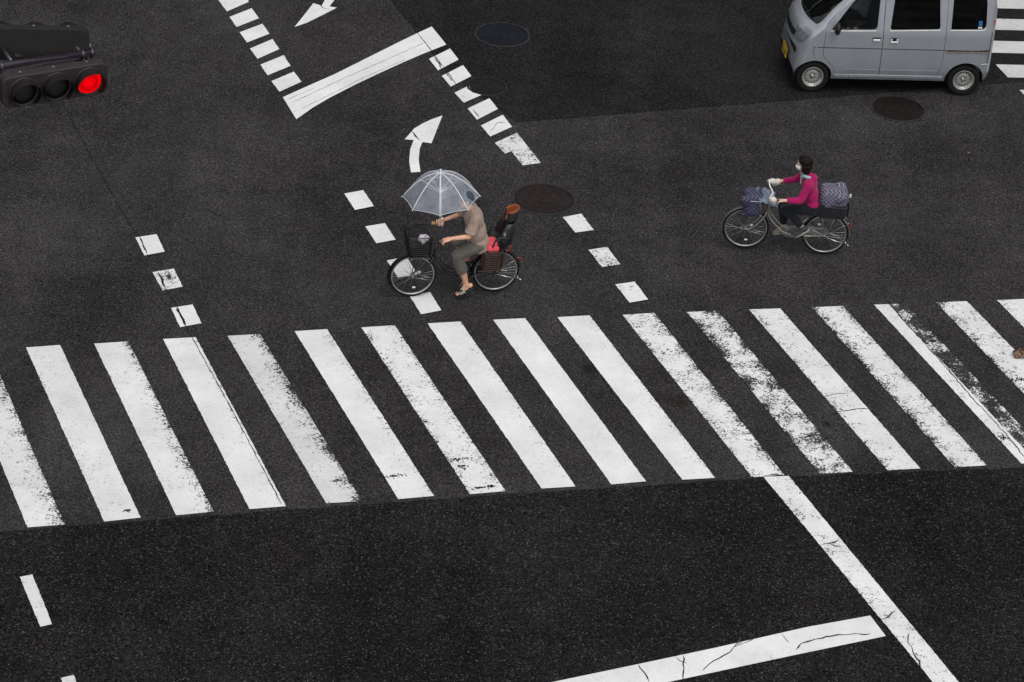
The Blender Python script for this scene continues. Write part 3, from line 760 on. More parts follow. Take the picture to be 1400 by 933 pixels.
    tube(bm, [(-.30, .09, R-.085), (-.34, .13, R-.095)], .009, 6)
    mesh_obj('kickstand', bm, M_chrome, e, True)
    bm = bmesh.new()
    for s in (-1, 1): tube(bm, [(0, s*.07, R+.01), (-.2, s*.05, R+.15), (-.32, 0, R+.19)], .0028, 5)
    mesh_obj('mudguard_stay', bm, M_chrome, e, True); bm = bmesh.new()
    for s in (-1, 1): tube(bm, [(WB, s*.06, R), (WB-.2, s*.045, R-.06), (WB-.345, 0, R-.09)], .003, 5)
    mesh_obj('mudguard_stay', bm, M_chrome, e, True)
    bm = bmesh.new(); box(bm, (-.345, 0, R+.16), (.015, .05, .05), bev=.005); mesh_obj('rear_reflector', bm, M_red, e)
    bm = bmesh.new(); lathe(bm, [(0, 0), (.02, 0), (.032, .05), (0, .055)], 16, 'X', (WB-.10, .075, .42)); mesh_obj('dynamo_lamp', bm, M_alu, e, True)
    tag(e, label, 'bicycle'); return e, h

WB1 = 1.16
b1, h1 = bicycle((675.5, 399.5), (562.2, 406), WB1, (.44, .285), -62, .165, M_blackmet, M_alu, 1.0, .79, M_blackmet, M_blackmet,
             'black city bicycle with black child seat and brown side basket, ridden under a clear umbrella', saddle=(.27, .79))
wire_basket('front_basket', .965, 1.235, .665, 1.02, .15, b1, M_blackmet, .045, 10, 11, .0032, top=.008)
bm = bmesh.new(); tube(bm, [(.88, 0, .84), (.99, 0, .80)], .008, 6); tube(bm, [(1.1, .05, .665), (1.16, .06, .34)], .005, 6); tube(bm, [(1.1, -.05, .665), (1.16, -.06, .34)], .005, 6)
box(bm, (1.10, 0, .66), (.24, .2, .006)); mesh_obj('basket_bracket', bm, M_blackmet, b1)
# dress guard net on near side of rear wheel
bm = bmesh.new()
for k in range(13):
    a = math.radians(40+k*9); tube(bm, [(.02, .055, .35), (.345*math.cos(a), .045, .332+.345*math.sin(a))], .0025, 4)
for r in (.16, .24, .32): tube(bm, arc_pts(0, .332, r, math.radians(40), math.radians(148), 14, .05), .002, 4)
mesh_obj('skirt_guard', bm, M_brownwire, b1)
# brown side basket
wire_basket('side_basket', -.03, .225, .45, .74, .055, b1, M_brownwire, .01, 8, 9, .0045, yc=.14, top=.008)
bm = bmesh.new(); box(bm, (.10, .135, .57), (.225, .075, .22), bev=.02); mesh_obj('side_basket_liner', bm, mat('brown_leather', (.045, .022, .016), .6, 0, .4, 20), b1)
# chain-side rear dark lock box / tool pouch behind rider's shin
bm = bmesh.new(); ell(bm, (.43, .05, .42), (.055, .04, .07)); fused('wheel_lock', bm, M_blackpl, b1, .01, 3)
# bell / mirror on a stalk on the far side of the handlebar
bm = bmesh.new(); tube(bm, [(.87, -.16, .93), (.87, -.2, .99)], .007, 6); ell(bm, (.868, -.20, 1.02), (.04, .036, .03)); bell = mesh_obj('bell', bm, M_amber, b1, True)
# child seat
cs = empty('child_seat', (0, 0, 0), 0, b1)
def shell(name, polys, th, m, parent, sm=True):
    """loft of U-shaped cross sections: polys list of rows of points"""
    bm = bmesh.new(); rows = [[bm.verts.new(p) for p in r] for r in polys]
    for A, B in zip(rows[:-1], rows[1:]):
        for k in range(len(A)-1): bm.faces.new((A[k], A[k+1], B[k+1], B[k]))
    bmesh.ops.recalc_face_normals(bm, faces=bm.faces); bmesh.ops.solidify(bm, geom=bm.faces[:], thickness=th)
    return mesh_obj(name, bm, m, parent, sm)
def urow(cx, cz, w_, d, nx, nz, n=10):
    """U cross-section; (nx,nz): direction the U opens to"""
    out = []
    for k in range(n+1):
        t = -1+2*k/n; out.append((cx+nx*d*abs(t)**2.5, w_*math.sin(t*PI/2), cz+nz*d*abs(t)**2.5))
    return out
rows = [urow(.06, .73, .12, .03, 0, 1), urow(.0, .72, .15, .12, 0, 1), urow(-.10, .73, .16, .17, .5, .87), urow(-.17, .80, .165, .20, .92, .38), urow(-.205, .92, .16, .21, 1, .1), urow(-.22, 1.03, .15, .19, 1, 0), urow(-.225, 1.12, .12, .14, 1, 0)]
shell('seat_shell', rows, .018, M_blackpl, cs)
bm = bmesh.new(); box(bm, (.085, 0, .755), (.17, .30, .09), bev=.03); mesh_obj('seat_cushion', bm, M_pink, cs, True)
bm = bmesh.new(); box(bm, (-.165, 0, .93), (.05, .2, .26), RotY(-8), bev=.02); mesh_obj('back_pad', bm, M_blackpl, cs, True)
# hooded headrest: cup open to the top front
rows = []
for k in range(7):
    a = k/6; rr = .088; z = 1.15+.145*a
    rows.append([(-.155+rr*1.0*math.cos(t)-.02*a, rr*1.12*math.sin(t), z+.03*(-math.cos(t))) for t in np.linspace(math.radians(42), math.radians(318), 17)])
shell('headrest', rows, -.012, M_blackpl, cs)
rows2 = [[(p[0]*.86-.020, p[1]*.84, p[2]+.012) for p in r] for r in rows]
shell('headrest_lining', rows2, .008, M_orange, cs)
bm = bmesh.new(); n = 17
tube(bm, [(-.155+.090*math.cos(t)-.02, .090*1.12*math.sin(t), 1.297+.03*(-math.cos(t))) for t in np.linspace(math.radians(42), math.radians(318), n)], .010, 6); mesh_obj('headrest_rim', bm, M_orange, cs, True)
bm = bmesh.new(); ell(bm, (-.165, 0, 1.155), (.08, .09, .012)); mesh_obj('headrest_base', bm, M_orange, cs, True)
for s in (-1, 1):
    bm = bmesh.new(); tube(bm, [(.10, s*.15, .80), (.06, s*.165, .92), (-.04, s*.17, .95), (-.12, s*.17, .93)], .013, 8, 4); mesh_obj('armrest', bm, M_blackpl, cs, True)
    bm = bmesh.new(); tube(bm, [(.12, s*.13, .73), (.17, s*.14, .55), (.20, s*.14, .44)], .022, 8, 3); box(bm, (.22, s*.14, .43), (.13, .08, .03), bev=.01); mesh_obj('foot_rest', bm, M_blackpl, cs, True)
bm = bmesh.new(); tube(bm, [(-.10, .150, .71), (-.14, .158, .76), (-.15, .158, .82)], .008, 6, 3); mesh_obj('side_reflector', bm, M_red, cs, True)
bm = bmesh.new(); box(bm, (-.05, .166, 1.00), (.03, .01, .05)); mesh_obj('buckle', bm, M_alu, cs)
# things in the basket
bm = bmesh.new()
for k in range(9): ell(bm, (1.04+random.uniform(-.05, .05), .06+random.uniform(-.05, .04), .93+random.uniform(-.03, .03)), (random.uniform(.03, .05), random.uniform(.03, .05), .03), RotX(random.uniform(-40, 40)))
o = fused('plastic_bag', bm, mat('crumpled_plastic_bag', (.55, .50, .54), .35, 0, .35, 20, .8, 30), None, .009, 2)
o.matrix_world = b1.matrix_basis; o.location = b1.location; o.rotation_euler = b1.rotation_euler
tag(o, 'crumpled white and pink plastic bag in the black front basket', 'bag')
bm = bmesh.new(); box(bm, (1.10, 0, .76), (.24, .24, .17), bev=.04)
o = mesh_obj('handbag', bm, cloth('dark_bag_cloth', (.016, .014, .016)), None, True); o.location = b1.location; o.rotation_euler = b1.rotation_euler
tag(o, 'dark cloth bag lying at the bottom of the black front basket', 'bag')

# ---- second bicycle
WB2 = 1.135
b2, h2 = bicycle((1124, 348.2), (1015.8, 340), WB2, (.50, .28), 168, .145, M_silver, M_alu, .955, .76, M_white, M_silver,
             'silver city bicycle with plaid covered baskets front and rear, on the right', saddle=(.24, .70))
wire_basket('front_basket', .945, 1.17, .62, .86, .14, b2, M_alu, .03, 7, 9, .003, top=.006)
wire_basket('rear_basket', -.26, .10, .70, .86, .16, b2, M_blackmet, .02, 5, 9, .003, top=.006)
bm = bmesh.new(); tube(bm, [(.88, 0, .84), (.96, 0, .78)], .008, 6); mesh_obj('basket_bracket', bm, M_silver, b2); bm = bmesh.new(); box(bm, (1.07, 0, .615), (.2, .16, .006)); tube(bm, [(1.07, .05, .62), (1.13, .06, .34)], .005, 6); tube(bm, [(1.07, -.05, .62), (1.13, -.06, .34)], .005, 6); mesh_obj('basket_bracket', bm, M_silver, b2)
for s in (-1, 1):   # white hand covers on the grips
    bm = bmesh.new(); ell(bm, (.815+.01*s, s*.27, .965), (.058, .05, .045), RotY(-12)); ell(bm, (.855, s*.25, .975), (.035, .04, .03))
    if s < 0: ell(bm, (.735, s*.27, .965), (.05, .05, .05))
    fused('hand_cover', bm, cloth('off_white_mitten', (.62, .60, .55)), b2, .008, 3)
def puffy(name, c, s, m, par, seed, amp=.02, n=2, voxel=.012, pinch=0):
    random.seed(seed); bm = bmesh.new(); box(bm, c, s, bev=min(s)*.28)
    for k in range(14):
        a = [c[i]+s[i]*random.uniform(-.42, .42) for i in range(3)]; r = random.uniform(.05, .085)
        ell(bm, a, (r, r*.9, r*.8))
    o = fused(name, bm, m, None, voxel, 4)
    o.location = par.location; o.rotation_euler = par.rotation_euler; return o
o = puffy('basket_cover', (1.075, 0, .765), (.285, .34, .36), M_plaid, b2, 11)
tag(o, 'rumpled dark purple plaid cover bulging out of the front basket of the silver bicycle', 'basket cover')
o = puffy('shopping_bag', (-.04, 0, .965), (.40, .34, .27), M_plaid2, b2, 5)
tag(o, 'bulky grey violet plaid zipped cover filling the rear basket of the silver bicycle', 'basket cover')
bm = bmesh.new(); box(bm, (-.04, 0, .775), (.43, .375, .26), bev=.08); o = fused('basket_skirt', bm, cloth('black_nylon', (.015, .015, .02), .8), b2, .012, 3)
bm = bmesh.new(); tube(bm, [(-.25, .05, .97), (-.275, .07, 1.0), (-.28, .02, 1.01), (-.26, 0, .98)], .009, 6, 4); mesh_obj('basket_strap', bm, M_white, b2, True)
# vinyl cape draped over the basket
random.seed(3); rows = []
for i in range(13):
    u = i/12; r = []
    for j in range(13):
        v = j/12; x = 1.03-.27*u; y = -.13+.36*v
        z = .93-.045*u+.018*math.sin(7*v+3*u)-.10*max(0, v-.75)*2+.012*math.sin(19*u+4*v)-.05*max(0, u-.7)
        r.append((x+.02*math.sin(5*v), y, z))
    rows.append(r)
o = shell('vinyl_cape', rows, .002, M_cape, None); o.location = b2.location; o.rotation_euler = b2.rotation_euler
tag(o, 'pale blue translucent vinyl sheet draped between basket cover and handlebar of the silver bicycle', 'rain cover')

# ------------------------------------------------------------------ people
def hand(bm, wrist, d, up, side, curl=1.0, s=1.0):
    """palm with five fingers. d: pointing direction, up: back of hand, side: towards thumb"""
    w0 = Vector(wrist); d = Vector(d).normalized(); up = Vector(up); up = (up-d*up.dot(d)).normalized(); th = d.cross(up).normalized()*side
    R = Matrix((d, th, up)).transposed()
    ell(bm, w0+d*.045*s, (.052*s, .040*s, .017*s), R)
    for k, (o, L) in enumerate(((.030, .070), (.010, .078), (-.010, .073), (-.029, .058))):
        b = w0+d*.080*s+th*o*s; p1 = b+(d*.8-up*.45*curl)*L*.42*s; p2 = p1+(d*.15-up*1.0*curl)*L*.34*s; p3 = p2+(-d*.6-up*.55*curl)*L*.28*s
        limb(bm, [b-d*.02, b, p1, p2, p3], [.0095*s, .0095*s, .009*s, .0085*s, .007*s], 8)
    b = w0+d*.02*s+th*.032*s; p1 = b+(d*.6+th*.55-up*.4)*.04*s; p2 = p1+(d*.6-up*.8-th*.1)*.032*s
    limb(bm, [b, p1, p2], [.013*s, .011*s, .009*s], 8)
def head(bm, c, fwd_tilt=0, s=1.0, ear=True):
    """head facing +x. c: centre; height 0.225"""
    R = RotY(fwd_tilt)
    def P(x, y, z): return Vector(c)+R@Vector((x*s, y*s, z*s))
    ell(bm, P(-.005, 0, .025), (.096*s, .076*s, .092*s), R, 20); ell(bm, P(.025, 0, -.045), (.068*s, .058*s, .068*s), R, 16)
    ell(bm, P(.058, 0, -.088), (.028*s, .026*s, .022*s), R)     # chin
    ell(bm, P(.094, 0, -.012), (.017*s, .011*s, .024*s), R@RotY(-18), 10)   # nose
    ell(bm, P(.082, 0, .022), (.018*s, .045*s, .010*s), R, 10)  # brow
    ell(bm, P(.082, 0, -.050), (.014*s, .024*s, .010*s), R, 10)  # mouth
    if ear:
        for q in (-1, 1): ell(bm, P(-.005, q*.077, -.005), (.018*s, .008*s, .030*s), R@RotZ(q*15), 10)
    return P

def folds(seed, amp, sc=22):
    ph = [random.Random(seed).uniform(0, 6) for _ in range(6)]
    def f(co):
        k = math.sin(co.z*sc+ph[0]+3*math.sin(co.x*9+ph[1]))*math.sin(co.y*sc*.8+ph[2]+2*math.sin(co.z*12+ph[3]))
        return Vector((co.x+amp*k, co.y+amp*math.sin(co.z*sc*1.3+ph[4]+co.x*14)*.8, co.z))
    return f

# rider 1
p1 = empty('person', b1.location, h1)
p1.location.z = .012
HD = (.475, .0, 1.475)
sh_n, el_n, wr_n = (.375, .195, 1.285), (.47, .265, 1.055), (.715, .265, 1.035)
sh_f, el_f, wr_f = (.385, -.195, 1.295), (.48, -.275, 1.10), (.70, -.225, 1.055)
hp_n, kn_n, an_n = (.285, .09, .80), (.590, .135, .70), (.435, .135, .225)
hp_f, kn_f, an_f = (.285, -.09, .80), (.58, -.12, .77), (.36, -.135, .50)
bm = bmesh.new()
head(bm, HD, 8)
limb(bm, [(.40, 0, 1.30), (.445, 0, 1.40)], [.055, .052])
ell(bm, (.355, 0, 1.17), (.10, .155, .17), RotY(12)); ell(bm, (.31, 0, .97), (.10, .14, .16), RotY(10)); ell(bm, (.27, 0, .82), (.12, .155, .10))
for S, E, W in ((sh_n, el_n, wr_n), (sh_f, el_f, wr_f)):
    limb(bm, [(.37, S[1]*.45, S[2]+.01), S, E, W], [.05, .052, .038, .026])
for H, K, A in ((hp_n, kn_n, an_n), (hp_f, kn_f, an_f)):
    limb(bm, [H, K], [.085, .058]); mid = Vector(K).lerp(Vector(A), .35)+Vector((-.02, 0, 0)); limb(bm, [K, mid, A], [.056, .056, .036])
def foot(bm, A, ang, s=1.0):
    R = RotY(ang); A = Vector(A)
    def P(x, y, z): return A+R@Vector((x*s, y*s, z*s))
    ell(bm, P(-.03, 0, -.045), (.038*s, .032*s, .032*s), R); ell(bm, P(.06, 0, -.05), (.085*s, .036*s, .026*s), R); ell(bm, P(.13, 0, -.058), (.05*s, .042*s, .017*s), R)
    limb(bm, [P(0, 0, 0), P(.05, 0, -.035)], [.036*s, .030*s]); return P
P1 = foot(bm, an_n, 30, 1.12); P2 = foot(bm, an_f, 10)
for P in (P1, P2):
    for k in range(5): limb(bm, [P(.14, -.030+.015*k, -.060), P(.178-.004*abs(k-1), -.034+.016*k, -.064)], [.010, .008], 8)
hand(bm, wr_n, (1, -.02, -.22), (.2, .1, 1), 1, 1, 1.2); hand(bm, wr_f, (.9, .25, -.1), (.0, -1, .15), 1, 1, 1.15)
fused('body', bm, M_skin, p1, .0065, 3)
# shirt
bm = bmesh.new()
ell(bm, (.355, 0, 1.185), (.135, .195, .18), RotY(10)); ell(bm, (.315, 0, .99), (.145, .185, .20), RotY(8)); ell(bm, (.275, 0, .83), (.15, .19, .15), RotY(6))
ell(bm, (.255, 0, .745), (.125, .185, .085))
limb(bm, [(.385, 0, 1.285), (.405, 0, 1.325)], [.085, .062])
for S, E in ((sh_n, el_n), (sh_f, el_f)):
    e2 = Vector(S).lerp(Vector(E), .86)
    limb(bm, [(.37, S[1]*.4, S[2]+.005), S], [.075, .078]); tube(bm, [S, e2], [.078, .072], 14); tube(bm, [Vector(S).lerp(Vector(E), .5), e2], [.07, .08], 14)
fused('shirt', bm, M_shirt, p1, .009, 5, folds(3, .0055))
# trousers 3/4
bm = bmesh.new()
ell(bm, (.275, 0, .80), (.13, .165, .10)); ell(bm, (.23, 0, .79), (.10, .14, .09))
for H, K, A, t in ((hp_n, kn_n, an_n, .58), (hp_f, kn_f, an_f, .02)):
    hem = Vector(K).lerp(Vector(A), t)
    limb(bm, [H, Vector(H).lerp(Vector(K), .5), K], [.105, .095, .080])
    if t > .3: tube(bm, [K, hem], [.080, .082], 14)
fused('trousers', bm, M_pants, p1, .009, 5, folds(8, .006, 26))
# cap and hair
bm = bmesh.new(); R = RotY(8); c0 = Vector(HD)
ell(bm, c0+R@Vector((-.008, 0, .045)), (.105, .086, .083), R, 18); ell(bm, c0+R@Vector((-.04, 0, .0)), (.075, .081, .08), R, 16)
ell(bm, c0+R@Vector((.09, 0, .045)), (.06, .065, .008), R@RotY(10))
fused('cap', bm, M_navycap, p1, .007, 4)
for s in (-1, 1):
    bm = bmesh.new(); ell(bm, Vector(HD)+R@Vector((.088, s*.030, .005)), (.008, .011, .006), R, 8); mesh_obj('eye', bm, mat('dark_eye', (.01, .008, .006), .2), p1, True)
# striped slide sandals
def stripes_mat():
    m, t, b = newmat('striped_sandal_strap'); tc = N(t, 'ShaderNodeTexCoord').outputs['Object']; s = N(t, 'ShaderNodeSeparateXYZ'); t.links.new(tc, s.inputs[0])
    f = Mt(t, 'LESS_THAN', Mt(t, 'FRACT', Mt(t, 'MULTIPLY', Mt(t, 'SUBTRACT', s.outputs[0], Mt(t, 'MULTIPLY', s.outputs[2], .6)), 42)), .5)
    t.links.new(MixC(t, f, (.03, .025, .025), (.62, .56, .50)), b.inputs['Base Color']); return m
M_strap = stripes_mat()
for A, ang in ((an_n, 32), (an_f, 10)):
    R = RotY(ang); A = Vector(A)
    bm = bmesh.new(); ell(bm, A+R@Vector((.06, 0, -.092)), (.148, .054, .013), R, 18); sl_ = mesh_obj('sandal', bm, M_blackpl, p1, True)
    bm = bmesh.new()
    pr = []
    for k in range(9):
        th = math.radians(-10+25*k); pr.append((math.cos(th)*.054, -.082+.060*max(0, math.sin(th))+.0))
    rows = [[tuple(A+R@Vector((x, y, z))) for y, z in pr] for x in (.06, .085, .115, .145)]
    shell('strap', rows, .004, M_strap, sl_)
    bm.free()
tag(p1, 'person in taupe shirt, cropped trousers and sandals riding and holding a clear umbrella', 'person')

# umbrella
ub = empty('umbrella', b1.location, h1); ub.location.z = .012
axis = Vector((.062, 0, .785)).normalized(); Rm = Vector((0, 0, 1)).rotation_difference(axis).to_matrix()
apex = Vector((.81, -.20, 1.80)); RU, DH = .525, .36
def U(r, a, dz=0, rz=None):
    # a=0 toward front
    a = a-.22; rz = r if rz is None else rz
    zz = -DH*(1-math.cos(rz/RU*1.12))/(1-math.cos(1.12))
    return apex+Rm@Vector((r*math.cos(a), r*math.sin(a), zz+dz))
bm = bmesh.new(); nseg = 10; nr = 14; grid = []
for i in range(nr+1):
    rr = i/nr; row = []
    for j in range(8*nseg):
        a = 2*PI*j/(8*nseg); q = (j % nseg)/nseg; chord = math.cos(PI/8)/math.cos((q-.5)*PI/4)
        f = 1-(1-chord)*(.35+.65*rr)-.018*rr*rr*math.sin(q*PI)
        row.append(bm.verts.new(U(RU*rr*f, a, -.006*math.sin(q*PI)*rr, RU*rr*(1-.02*math.sin(q*PI)*rr))))
    grid.append(row)
for i in range(nr):
    for j in range(8*nseg):
        k = (j+1) % (8*nseg)
        if i == 0: bm.faces.new((grid[0][j], grid[1][j], grid[1][k])) if j == 0 or True else None
        else: bm.faces.new((grid[i][j], grid[i+1][j], grid[i+1][k], grid[i][k]))
bmesh.ops.remove_doubles(bm, verts=bm.verts[:], dist=1e-4)
cn = mesh_obj('canopy', bm, M_film, ub, True)
bm = bmesh.new(); tube(bm, [v for v in [U(RU*(math.cos(PI/8)/math.cos((q-.5)*PI/4)*1.0-.018*math.sin(q*PI)), 2*PI*(s+q)/8, -.006*math.sin(q*PI), RU*(1-.02*math.sin(q*PI))) for s in range(8) for q in [k/6 for k in range(6)]]], .0035, 5, closed=True)
M_hem = mat('milky_vinyl_hem', (.62, .64, .70), .4)
mesh_obj('hem', bm, M_hem, cn)
for k in range(8):
    a = 2*PI*k/8; bm = bmesh.new(); tube(bm, [U(RU*t/10, a, -.003) for t in range(11)], .0058, 6); tube(bm, [U(RU, a), U(RU*1.025, a, .0)], .005, 5)
    rb = mesh_obj('rib', bm, M_white, ub, True)
    bm = bmesh.new(); tube(bm, [apex+Rm@Vector((0, 0, -.30)), U(RU*.5, a, -.01)], .0028, 5); mesh_obj('strut', bm, M_white, rb)
bm = bmesh.new(); tube(bm, [apex+axis*.05, apex-axis*.72], .0055, 8); mesh_obj('shaft', bm, M_white, ub, True)
bm = bmesh.new(); lathe(bm, [(0, .06), (.006, .055), (.008, .01), (.022, -.005), (0, -.01)], 12, 'Z'); bmesh.ops.transform(bm, matrix=Matrix.Translation(apex)@Rm.to_4x4(), verts=bm.verts); mesh_obj('ferrule', bm, M_white, ub, True)
bm = bmesh.new(); hb_ = apex-axis*.70; X = Rm@Vector((1, 0, 0))
tube(bm, [hb_, hb_-axis*.075, hb_-axis*.10+X*.012, hb_-axis*.115+X*.035, hb_-axis*.10+X*.06, hb_-axis*.07+X*.07, hb_-axis*.03+X*.072], .010, 8, 4); mesh_obj('handle', bm, M_white, ub, True)
bm = bmesh.new(); p = apex-axis*.30; tube(bm, [p+axis*.02, p-axis*.03], .011, 8); mesh_obj('runner', bm, M_white, ub, True)
tag(ub, 'clear vinyl dome umbrella with white ribs and white crook handle held over the black bicycle', 'umbrella')

# rider 2
p2 = empty('person', b2.location, h2); p2.location.z = .012
HD = (.43, 0, 1.425); 
sh_n, el_n, wr_n = (.345, .165, 1.18), (.44, .235, .965), (.665, .265, .965)
sh_f, el_f, wr_f = (.36, -.165, 1.20), (.50, -.235, 1.04), (.69, -.265, .985)
hp_n, kn_n, an_n = (.24, .085, .755), (.615, .11, .745), (.345, .125, .475)
hp_f, kn_f, an_f = (.24, -.085, .755), (.635, -.10, .67), (.59, -.125, .335)
bm = bmesh.new()
head(bm, HD, 2, .96)
limb(bm, [(.355, 0, 1.20), (.40, 0, 1.34)], [.048, .045])
ell(bm, (.31, 0, 1.10), (.09, .135, .14), RotY(12)); ell(bm, (.265, 0, .93), (.09, .12, .14), RotY(12)); ell(bm, (.23, 0, .78), (.11, .145, .09))
for S, E, W in ((sh_n, el_n, wr_n), (sh_f, el_f, wr_f)): limb(bm, [(.345, S[1]*.4, S[2]+.01), S, E, W], [.04, .044, .033, .024])
for H, K, A in ((hp_n, kn_n, an_n), (hp_f, kn_f, an_f)): limb(bm, [H, K, A], [.08, .055, .036])
hand(bm, wr_n, (1, 0, -.1), (.1, .1, 1), 1, 1, .92); hand(bm, wr_f, (1, 0, -.1), (.1, -.1, 1), -1, 1, .92)
fused('body', bm, M_skin2, p2, .0065, 3)
bm = bmesh.new()
ell(bm, (.315, 0, 1.11), (.115, .165, .145), RotY(12)); ell(bm, (.27, 0, .95), (.115, .15, .17), RotY(12)); ell(bm, (.235, 0, .83), (.125, .165, .08))
limb(bm, [(.34, 0, 1.20), (.355, 0, 1.245)], [.08, .062]); ell(bm, (.275, 0, 1.215), (.065, .10, .055), RotY(20))   # hood behind the neck
for S, E, W in ((sh_n, el_n, wr_n), (sh_f, el_f, wr_f)):
    e2 = Vector(E).lerp(Vector(W), .86)
    limb(bm, [(.34, S[1]*.4, S[2]), S, E], [.06, .064, .052]); tube(bm, [E, e2], [.052, .038], 14)
fused('jacket', bm, M_magenta, p2, .008, 4, folds(5, .0045, 24))
bm = bmesh.new(); ell(bm, (.235, 0, .77), (.125, .16, .095)); ell(bm, (.18, 0, .765), (.09, .13, .085))
for H, K, A, t in ((hp_n, kn_n, an_n, .88), (hp_f, kn_f, an_f, .84)):
    limb(bm, [H, Vector(H).lerp(Vector(K), .5), K], [.10, .088, .074]); tube(bm, [K, Vector(K).lerp(Vector(A), t)], [.073, .058], 14)
fused('trousers', bm, M_dark, p2, .008, 4, folds(9, .005, 26))
bm = bmesh.new(); c0 = Vector(HD)
ell(bm, c0+Vector((-.020, 0, .035)), (.103, .088, .088), None, 20); ell(bm, c0+Vector((-.055, 0, -.03)), (.068, .084, .09)); ell(bm, c0+Vector((-.045, 0, -.10)), (.06, .078, .06))
for s in (-1, 1): ell(bm, c0+Vector((-.005, s*.072, -.03)), (.045, .018, .085)); ell(bm, c0+Vector((.035, s*.05, .075)), (.05, .035, .03), RotY(25))
fused('hair', bm, M_hair, p2, .007, 3, folds(2, .003, 60))
bm = bmesh.new(); ell(bm, c0+Vector((.066, 0, -.048)), (.038, .052, .042), RotY(8)); ell(bm, c0+Vector((.095, 0, -.045)), (.02, .02, .034), RotY(8))
mk = fused('face_mask', bm, M_mask, p2, .006, 3)
for s in (-1, 1):
    bm = bmesh.new(); tube(bm, [c0+Vector((.06, s*.052, -.03)), c0+Vector((.0, s*.078, -.01))], .0025, 5); mesh_obj('ear_loop', bm, M_mask, mk)
    bm = bmesh.new(); ell(bm, c0+Vector((.086, s*.029, .005)), (.008, .011, .006), None, 8); mesh_obj('eye', bm, mat('dark_eye', (.01, .008, .006), .2), p2, True)
bm = bmesh.new(); tube(bm, [(.355+.065*math.cos(t)+.02, .062*math.sin(t), 1.255+.02*math.cos(t)) for t in np.linspace(0, 2*PI, 20)[:-1]], .024, 8, closed=True); ell(bm, (.43, .01, 1.235), (.03, .04, .035))
fused('scarf', bm, M_scarf, p2, .008, 3)
bm = bmesh.new(); tube(bm, [(.44, .03, 1.23), (.45, .035, 1.18), (.44, .04, 1.13)], .005, 6, 3); mesh_obj('drawstring', bm, M_white, p2, True)
def shoe(A, ang, m, sole, par):
    R = RotY(ang); A = Vector(A); bm = bmesh.new()
    ell(bm, A+R@Vector((-.02, 0, -.035)), (.048, .040, .045), R); ell(bm, A+R@Vector((.07, 0, -.045)), (.095, .043, .034), R); ell(bm, A+R@Vector((.14, 0, -.052)), (.045, .044, .026), R)
    limb(bm, [A, A+R@Vector((.03, 0, -.02))], [.046, .042])
    s = fused('shoe', bm, m, par, .007, 3)
    bm = bmesh.new(); ell(bm, A+R@Vector((.055, 0, -.078)), (.135, .047, .014), R, 18); mesh_obj('sole', bm, sole, s, True)
M_sneak = cloth('black_white_sneaker', (.05, .06, .065), .3); M_beige = cloth('beige_canvas_shoe', (.30, .26, .21), .3)
shoe(an_n, 38, M_sneak, mat('cream_sole', (.40, .37, .31), .6), p2); shoe(an_f, 25, M_beige, mat('cream_sole', (.40, .37, .31), .6), p2)
tag(p2, 'masked person with dark bobbed hair in a magenta jacket riding the silver bicycle', 'person')

# ------------------------------------------------------------------ van
VL = 3.24; XF = 2.77     # local x of the nose; X (from nose) = XF - x
tX = [0, .012, .03, .055, .09, .15, .29, .46, .66, .84, 1.02, 1.32, 1.82, 2.52, 2.93, 3.08, 3.17, 3.22, 3.24]
tT = [.66, .80, .91, 1.00, 1.065, 1.115, 1.235, 1.405, 1.575, 1.715, 1.79, 1.835, 1.865, 1.875, 1.86, 1.83, 1.76, 1.64, 1.5]
tB = [.36, .31, .27, .245, .24, .24, .24, .24, .24, .24, .24, .24, .24, .24, .24, .25, .27, .30, .34]
tW = [.60, .66, .695, .72, .732, .735, .737, .737, .737, .737, .737, .737, .737, .737, .737, .728, .712, .685, .66]
gx = np.linspace(0, VL, 341)
def sm(y, k):
    g = np.interp(gx, tX, y); w_ = np.hanning(k); w_ /= w_.sum(); p = np.pad(g, k//2, mode='edge'); return np.convolve(p, w_, 'valid')[:341]
gT, gB, gW = sm(tT, 9), sm(tB, 7), sm(tW, 7)
def hwf(z):
    return float(np.interp(z, [.2, .34, .36, .60, .80, 1.08, 1.12, 1.78, 1.9], [.955, .965, .985, 1.0, 1.0, .985, .972, .815, .78]))
